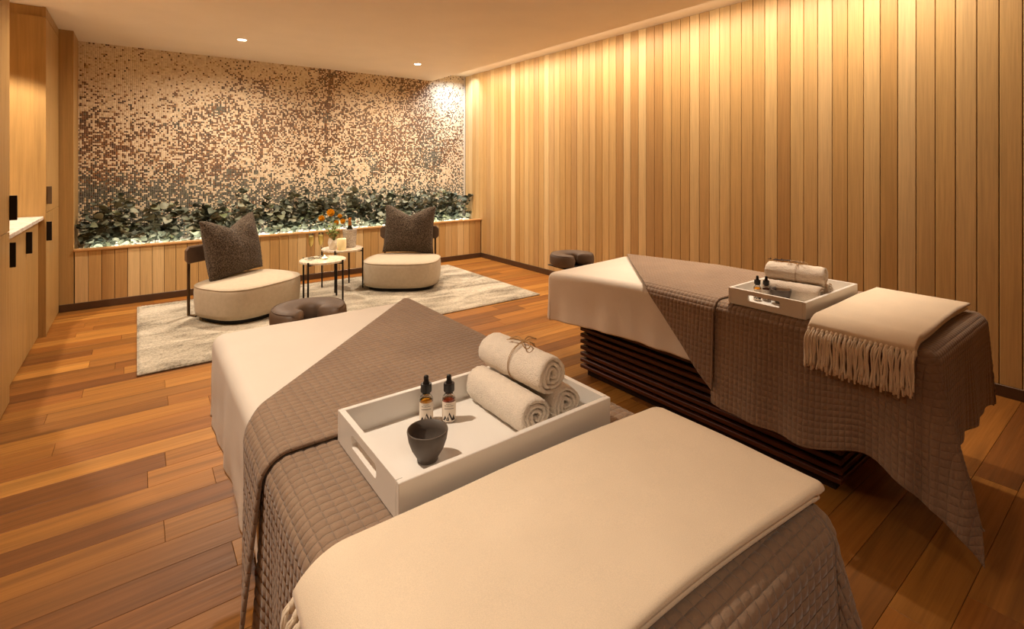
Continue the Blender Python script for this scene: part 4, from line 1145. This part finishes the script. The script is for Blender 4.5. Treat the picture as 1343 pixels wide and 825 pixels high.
def bottle(label, loc, oil, face, group):
    t = thing('dropper_bottle', label, 'bottle', loc, math.atan2(face[1], face[0]), group)
    R = .0166
    g = G(); g.lathe([(0, 0), (R - .002, 0), (R, .002), (R, .054), (R - .002, .061), (.0095, .066), (.0088, .074), (.0074, .074), (.0080, .065), (R - .0035, .059), (R - .0016, .053), (R - .0016, .004), (0, .003)], 28)
    g.obj('glass', M['glass'], t, smooth=True)
    g = G(); g.lathe([(0, .0032), (R - .0018, .0042), (R - .0018, .0525), (R - .0028, .0575), (0, .0575)], 28); g.obj('oil', oil, t, smooth=True)
    g = G()
    n = 28
    for z in (.0725, .0735, .0905, .0925):
        for k in range(n):
            r = (.0135 if k % 2 else .0128) * (1 if .073 < z < .091 else .95); a = 2 * PI * k / n; g.v.append((r * math.cos(a), r * math.sin(a), z))
    for r in range(3):
        for k in range(n): g.f.append((r * n + k, r * n + (k + 1) % n, (r + 1) * n + (k + 1) % n, (r + 1) * n + k))
    g.f.append(tuple(range(3 * n, 4 * n))); g.obj('cap', M['black_plastic'], t)
    g = G(); g.lathe([(.0085, .0925), (.0080, .096), (.0062, .098), (.0060, .108), (.0050, .1115), (.0025, .1130), (0, .1133)], 18); g.obj('dropper_bulb', M['black_plastic'], t, smooth=True)
    g = G(); n = 36; Rl = R + .0003
    for i in range(n + 1):
        a = math.radians(-150 + 300 * i / n); g.v += [(Rl * math.cos(a), Rl * math.sin(a), .0035), (Rl * math.cos(a), Rl * math.sin(a), .0505)]
    g.f = [(2 * i, 2 * i + 2, 2 * i + 3, 2 * i + 1) for i in range(n)]
    lb = g.obj('label', M['label_paper'], t, smooth=True)
    g = G(); Rk = R + .0007
    def strip(s0, s1, lo, hi, n=10):
        b0 = len(g.v)
        for i in range(n + 1):
            s = s0 + (s1 - s0) * i / n; a = s / R
            g.v.append((Rk * math.cos(a), Rk * math.sin(a), lo(s))); g.v.append((Rk * math.cos(a), Rk * math.sin(a), max(lo(s) + 1e-5, hi(s))))
        g.f.extend((b0 + 2 * i, b0 + 2 * i + 2, b0 + 2 * i + 3, b0 + 2 * i + 1) for i in range(n))
    def peak(c, zt, w, z0=.0065): return lambda s: max(z0, zt - abs(s - c) * (zt - z0) / w)
    # two-peaked mountain mark: s runs left to right seen from the front is -s here
    def strip_m(c, zt, w, cut=None):
        hi = peak(c, zt, w); 
        lo = (lambda s: .0065) if cut is None else (lambda s: max(.0065, min(hi(s), peak(c + cut[0], zt - cut[1], w * cut[2])(s))))
        strip(c - w, c + w, lo, hi, 24)
    strip_m(-.0095, .0185, .0060, (.0012, .006, .55)); strip_m(.0012, .0270, .0085, (-.0012, .0050, .75)); strip_m(.0112, .0205, .0050)
    strip(-.0035, -.0005, lambda s: .0065, peak(-.002, .017, .003), 8)
    strip(-.0120, .0120, lambda s: .0352 - 12 * s * s * .6, lambda s: .0364 - 12 * s * s * .6, 16)
    for q in range(9):
        s = -.0105 + q * .0025; strip(s, s + .0015, lambda s: .0415, lambda s: .0437 - .0006 * (q % 3), 2)
    for q in range(6):
        s = -.0065 + q * .0022; strip(s, s + .0013, lambda s: .0462, lambda s: .0476, 2)
    g.obj('printed_mark', M['ink'], lb, smooth=True)
    return t
def bowl(label, loc, group):
    g = G(); g.lathe([(0, 0), (.021, 0), (.0225, .002), (.0225, .007), (.0245, .010), (.034, .026), (.0405, .044), (.0435, .063), (.0430, .0655), (.0410, .0655), (.0385, .046), (.031, .027), (.020, .015), (0, .012)], 48)
    o = g.obj('stoneware_bowl', M['bowl'], None, loc, True)
    return tag(o, label, 'bowl', group)
def towel(label, me, loc, rz, roll, group):
    o = bpy.data.objects.new('rolled_towel', me); o.location = loc
    o.rotation_euler = (Matrix.Rotation(rz, 3, 'Z') @ Matrix.Rotation(roll, 3, 'Y')).to_euler(); COL.objects.link(o)
    return tag(o, label, 'towel', group)
def tray_set(loc, which, tl, towels, bottles, bowlpos, rz):
    tray(tl, loc)
    x, y, z = loc; zi = z + .0103; gp = 'rolled towels on the trays'
    a = towels
    towel('cream rolled towel, lower left of the stack on the ' + which + ' tray', TW[0], (x + a[0][0], y + a[0][1], zi + .0472), rz, 4.0, gp)
    towel('cream rolled towel, lower right of the stack on the ' + which + ' tray', TW[1], (x + a[1][0], y + a[1][1], zi + .0462), rz - .05, 5.8, gp)
    t = towel('cream rolled towel tied with twine, on top of the stack on the ' + which + ' tray', TW[2], (x + a[2][0], y + a[2][1], zi + .0466 + .0765), rz + .04, 3.3, gp)
    bw = bow(t, .0485); bw.rotation_euler = (0, -3.3, 0)
    if which == 'far':
        g = G(); r5 = random.Random(9)
        for q in range(3):
            p0 = Vector((-.005 + .008 * q, .10, .050)); p1 = Vector((.012 * q - .01, -.03, .0525)); g.tube([p0, (p0 + p1) / 2 + Vector((0, 0, .004)), p1], .0011, 5)
        for q in range(22):
            c = Vector((r5.uniform(-.012, .014), r5.uniform(.055, .115), r5.uniform(.049, .056)))
            g.tube([c, c + Vector((r5.uniform(-.008, .008), r5.uniform(-.006, .010), r5.uniform(.001, .006)))], [.0018, .0008], 5)
        hs = g.obj('herb_sprig', M['ink'], t); hs.rotation_euler = (0, -3.3, 0)
    for (lab, (bx_, by_), oil) in bottles:
        bottle(lab, (x + bx_, y + by_, zi), oil, (-(x + bx_), -(y + by_)), 'dropper bottles on the trays')
    bowl('small dark stoneware bowl on the ' + which + ' tray', (x + bowlpos[0], y + bowlpos[1], zi), 'dark bowls on the trays')
tray_set((.372, .832, ZTRAY), 'nearest', 'white lacquer tray on the nearest massage table', [(.368, .178), (.470, .180), (.424, .192)],
         [('dropper bottle of amber oil on the nearest tray, behind the bowl', (.196, .277), M['oil_amber']), ('dropper bottle of dark red oil on the nearest tray, by the towels', (.243, .247), M['oil_dark'])], (.124, .130), 0.0)
tray_set((2.205, .920, ZTRAY), 'far', 'white lacquer tray on the massage table by the wall', [(.215, .150), (.315, .152), (.266, .155)],
         [('dropper bottle of pale oil on the far tray, the left one', (.118, .262), M['oil_amber']), ('dropper bottle of dark oil on the far tray, beside the towels', (.140, .232), M['oil_dark'])], (.140, .165), 0.12)
